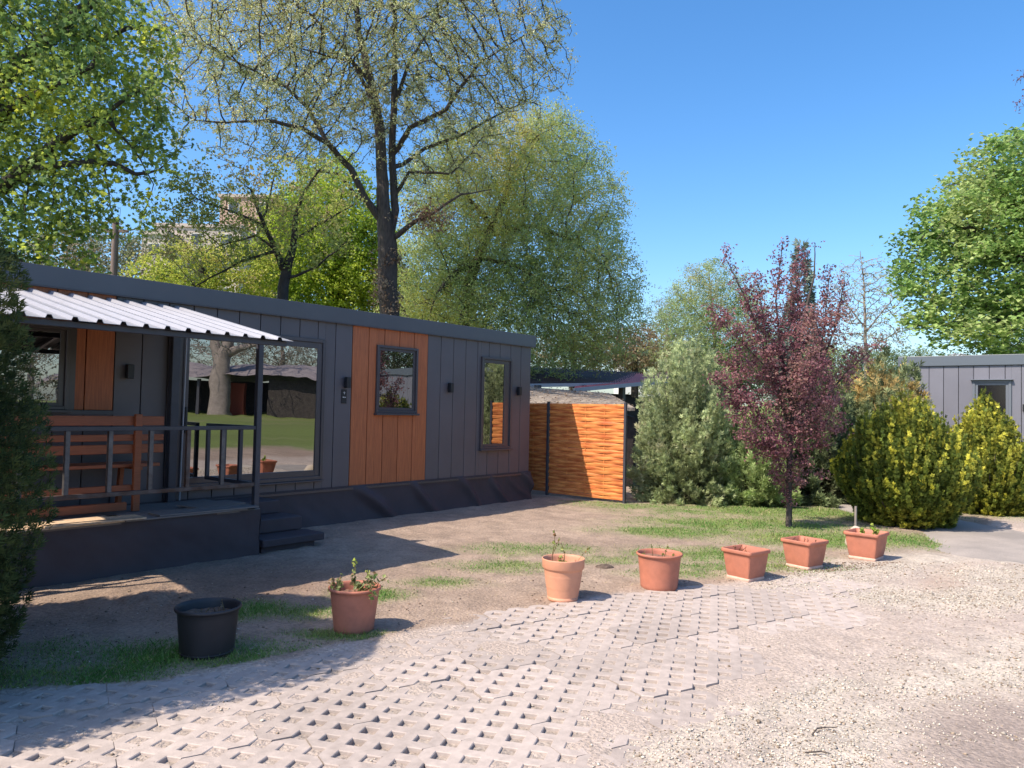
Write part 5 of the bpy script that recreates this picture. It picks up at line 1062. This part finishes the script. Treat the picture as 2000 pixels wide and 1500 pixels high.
MB().bar((-.35*Rw[0], -.35*Rw[1], zt-.35), (.35*Rw[0], .35*Rw[1], zt-.35), .07, .07).build('crossarm', POLE, r)

# ------------------------------------------------------------------ behind the camera, seen mirrored in the door and windows
def build_shelter():
    c = at(505, 815, 55); r = thing('garden_shelter', (c[0], -c[1], .25), 'long dark open shelter with a sagging roof across the lawn, mirrored in the door glass', 'shelter', rz=math.atan2(-Rw[1], Rw[0]))
    MB().box(-13, -5, -.2, 13, -4.7, 2.4).build('back_wall', BARKD, r)
    for i in range(7): x = -12.6+i*4.2; MB().box(x-.10, 2.8, -.2, x+.10, 3.0, 2.4).build('post', STEELD, r)
    V = []; n = 60
    for j in range(9):
        for i in range(n):
            u = i/(n-1); v = j/8; V.append((-14+28*u, -6+9.5*v, 2.2+1.15*sin(pi*v*.9+.1)+.35*abs(sin(u*pi*3))))
    i = (np.arange(8)[:, None]*n+np.arange(n-1)[None]).ravel(); link('roof', np_mesh('roof', V, np.c_[i, i+1, i+n+1, i+n], None, True), mat('faded_shelter_roof', (.20, .17, .18), .8, col2=(.28, .24, .24), v2sc=1.5, var=.2), r)
    MB().box(-3.4, 1, -.2, -1.6, 1.5, 2.2).build('side_wall', mat('red_brown_boards', (.30, .06, .03), .7), r)
    MB().box(.5, 2.5, -.2, 12.5, 2.7, 2.5).build('dark_screen', BARKD, r)
build_shelter()
_at = at
def atr(px, py, d):
    q = _at(px, py, d); q[1] = -q[1]; return q
at = atr
tree('old_tree', 'thick leaning bare tree on the lawn, mirrored in the left door pane', 'tree', [[(397, 812, 52, .7), (398, 760, 52, .6), (405, 710, 52, .5), (420, 670, 52, .35), (440, 630, 52, .25)], [(400, 740, 52, .4), (388, 690, 52, .3), (380, 640, 52, .2)], [(405, 712, 52, .3), (440, 695, 52, .22), (480, 680, 52, .15), (530, 675, 52, .08)]],
     [(450, 640, 52, 6, 2.4, 3), (380, 640, 52, 4, 3, 3)], 1500, dict(per=3, sig=.3, size=.16, cols=[(.3, .3, .22), (.4, .36, .3)], rmax=.05), bark=BARKL, step=.5, infl=4, kill=.7, r0=.018, seed=51)
for k, (px, py, dp, rx, rz, lab) in enumerate([(520, 690, 75, 11, 3.6, 'hazy budding tree beyond the shelter, mirrored in the door'), (600, 680, 78, 9, 4, 'brownish budding tree behind the shelter roof, mirrored in the right door pane'), (400, 690, 80, 10, 4, 'grey budding tree mirrored at the left of the door'),
                                             (770, 720, 42, 3.6, 3.4, 'dark leafy tree mirrored in the square window'), (860, 740, 44, 3.2, 3.0, 'dark leafy tree mirrored between the windows'), (960, 730, 46, 3.2, 3.2, 'leafy tree mirrored in the narrow window'),
                                             (60, 700, 49, 7, 3.5, 'bare brown tree mirrored in the porch window')]):
    tree('garden_tree', lab, 'tree', [[(px, py+50, dp, .2), (px, py+20, dp, .16), (px, py, dp, .1)]], [(px, py, dp, rx, rz, rx*.5)], 1700, dict(per=7 if dp > 48 else 24, sig=.3 if dp > 48 else .15, size=.2 if dp > 48 else .10, cols=[(.22, .2, .14), (.36, .32, .26)] if dp > 48 else [(.06, .09, .035), (.12, .15, .06)], rmax=.05), bark=BARKL if dp > 48 else BARK, step=.6 if dp > 48 else .25, infl=6, kill=.9 if dp > 48 else .35, r0=.012, seed=60+k, group='trees mirrored in the glass')
at = _at
block_r = thing('white_building', (-24, -30, .3), 'low pale building across the lawn, mirrored in the porch window', 'building', rz=radians(10))
MB().box(-12, -8, -1, 12, 0, 3.2).build('wall', mat('pale_green_plaster', (.42, .45, .40), .9), block_r); MB().box(-12.3, -8.3, 3.2, 12.3, .5, 3.5).build('roof', SHNG, block_r)
for x in (-9, -5.5, -2, 1.5, 5, 8.5): w_ = MB().box(x-.8, .002, .9, x+.8, .06, 2.5).build('window', PLASTW, block_r); MB().box(x-.7, .062, 1, x+.7, .08, 2.4).build('pane', WINB, w_)
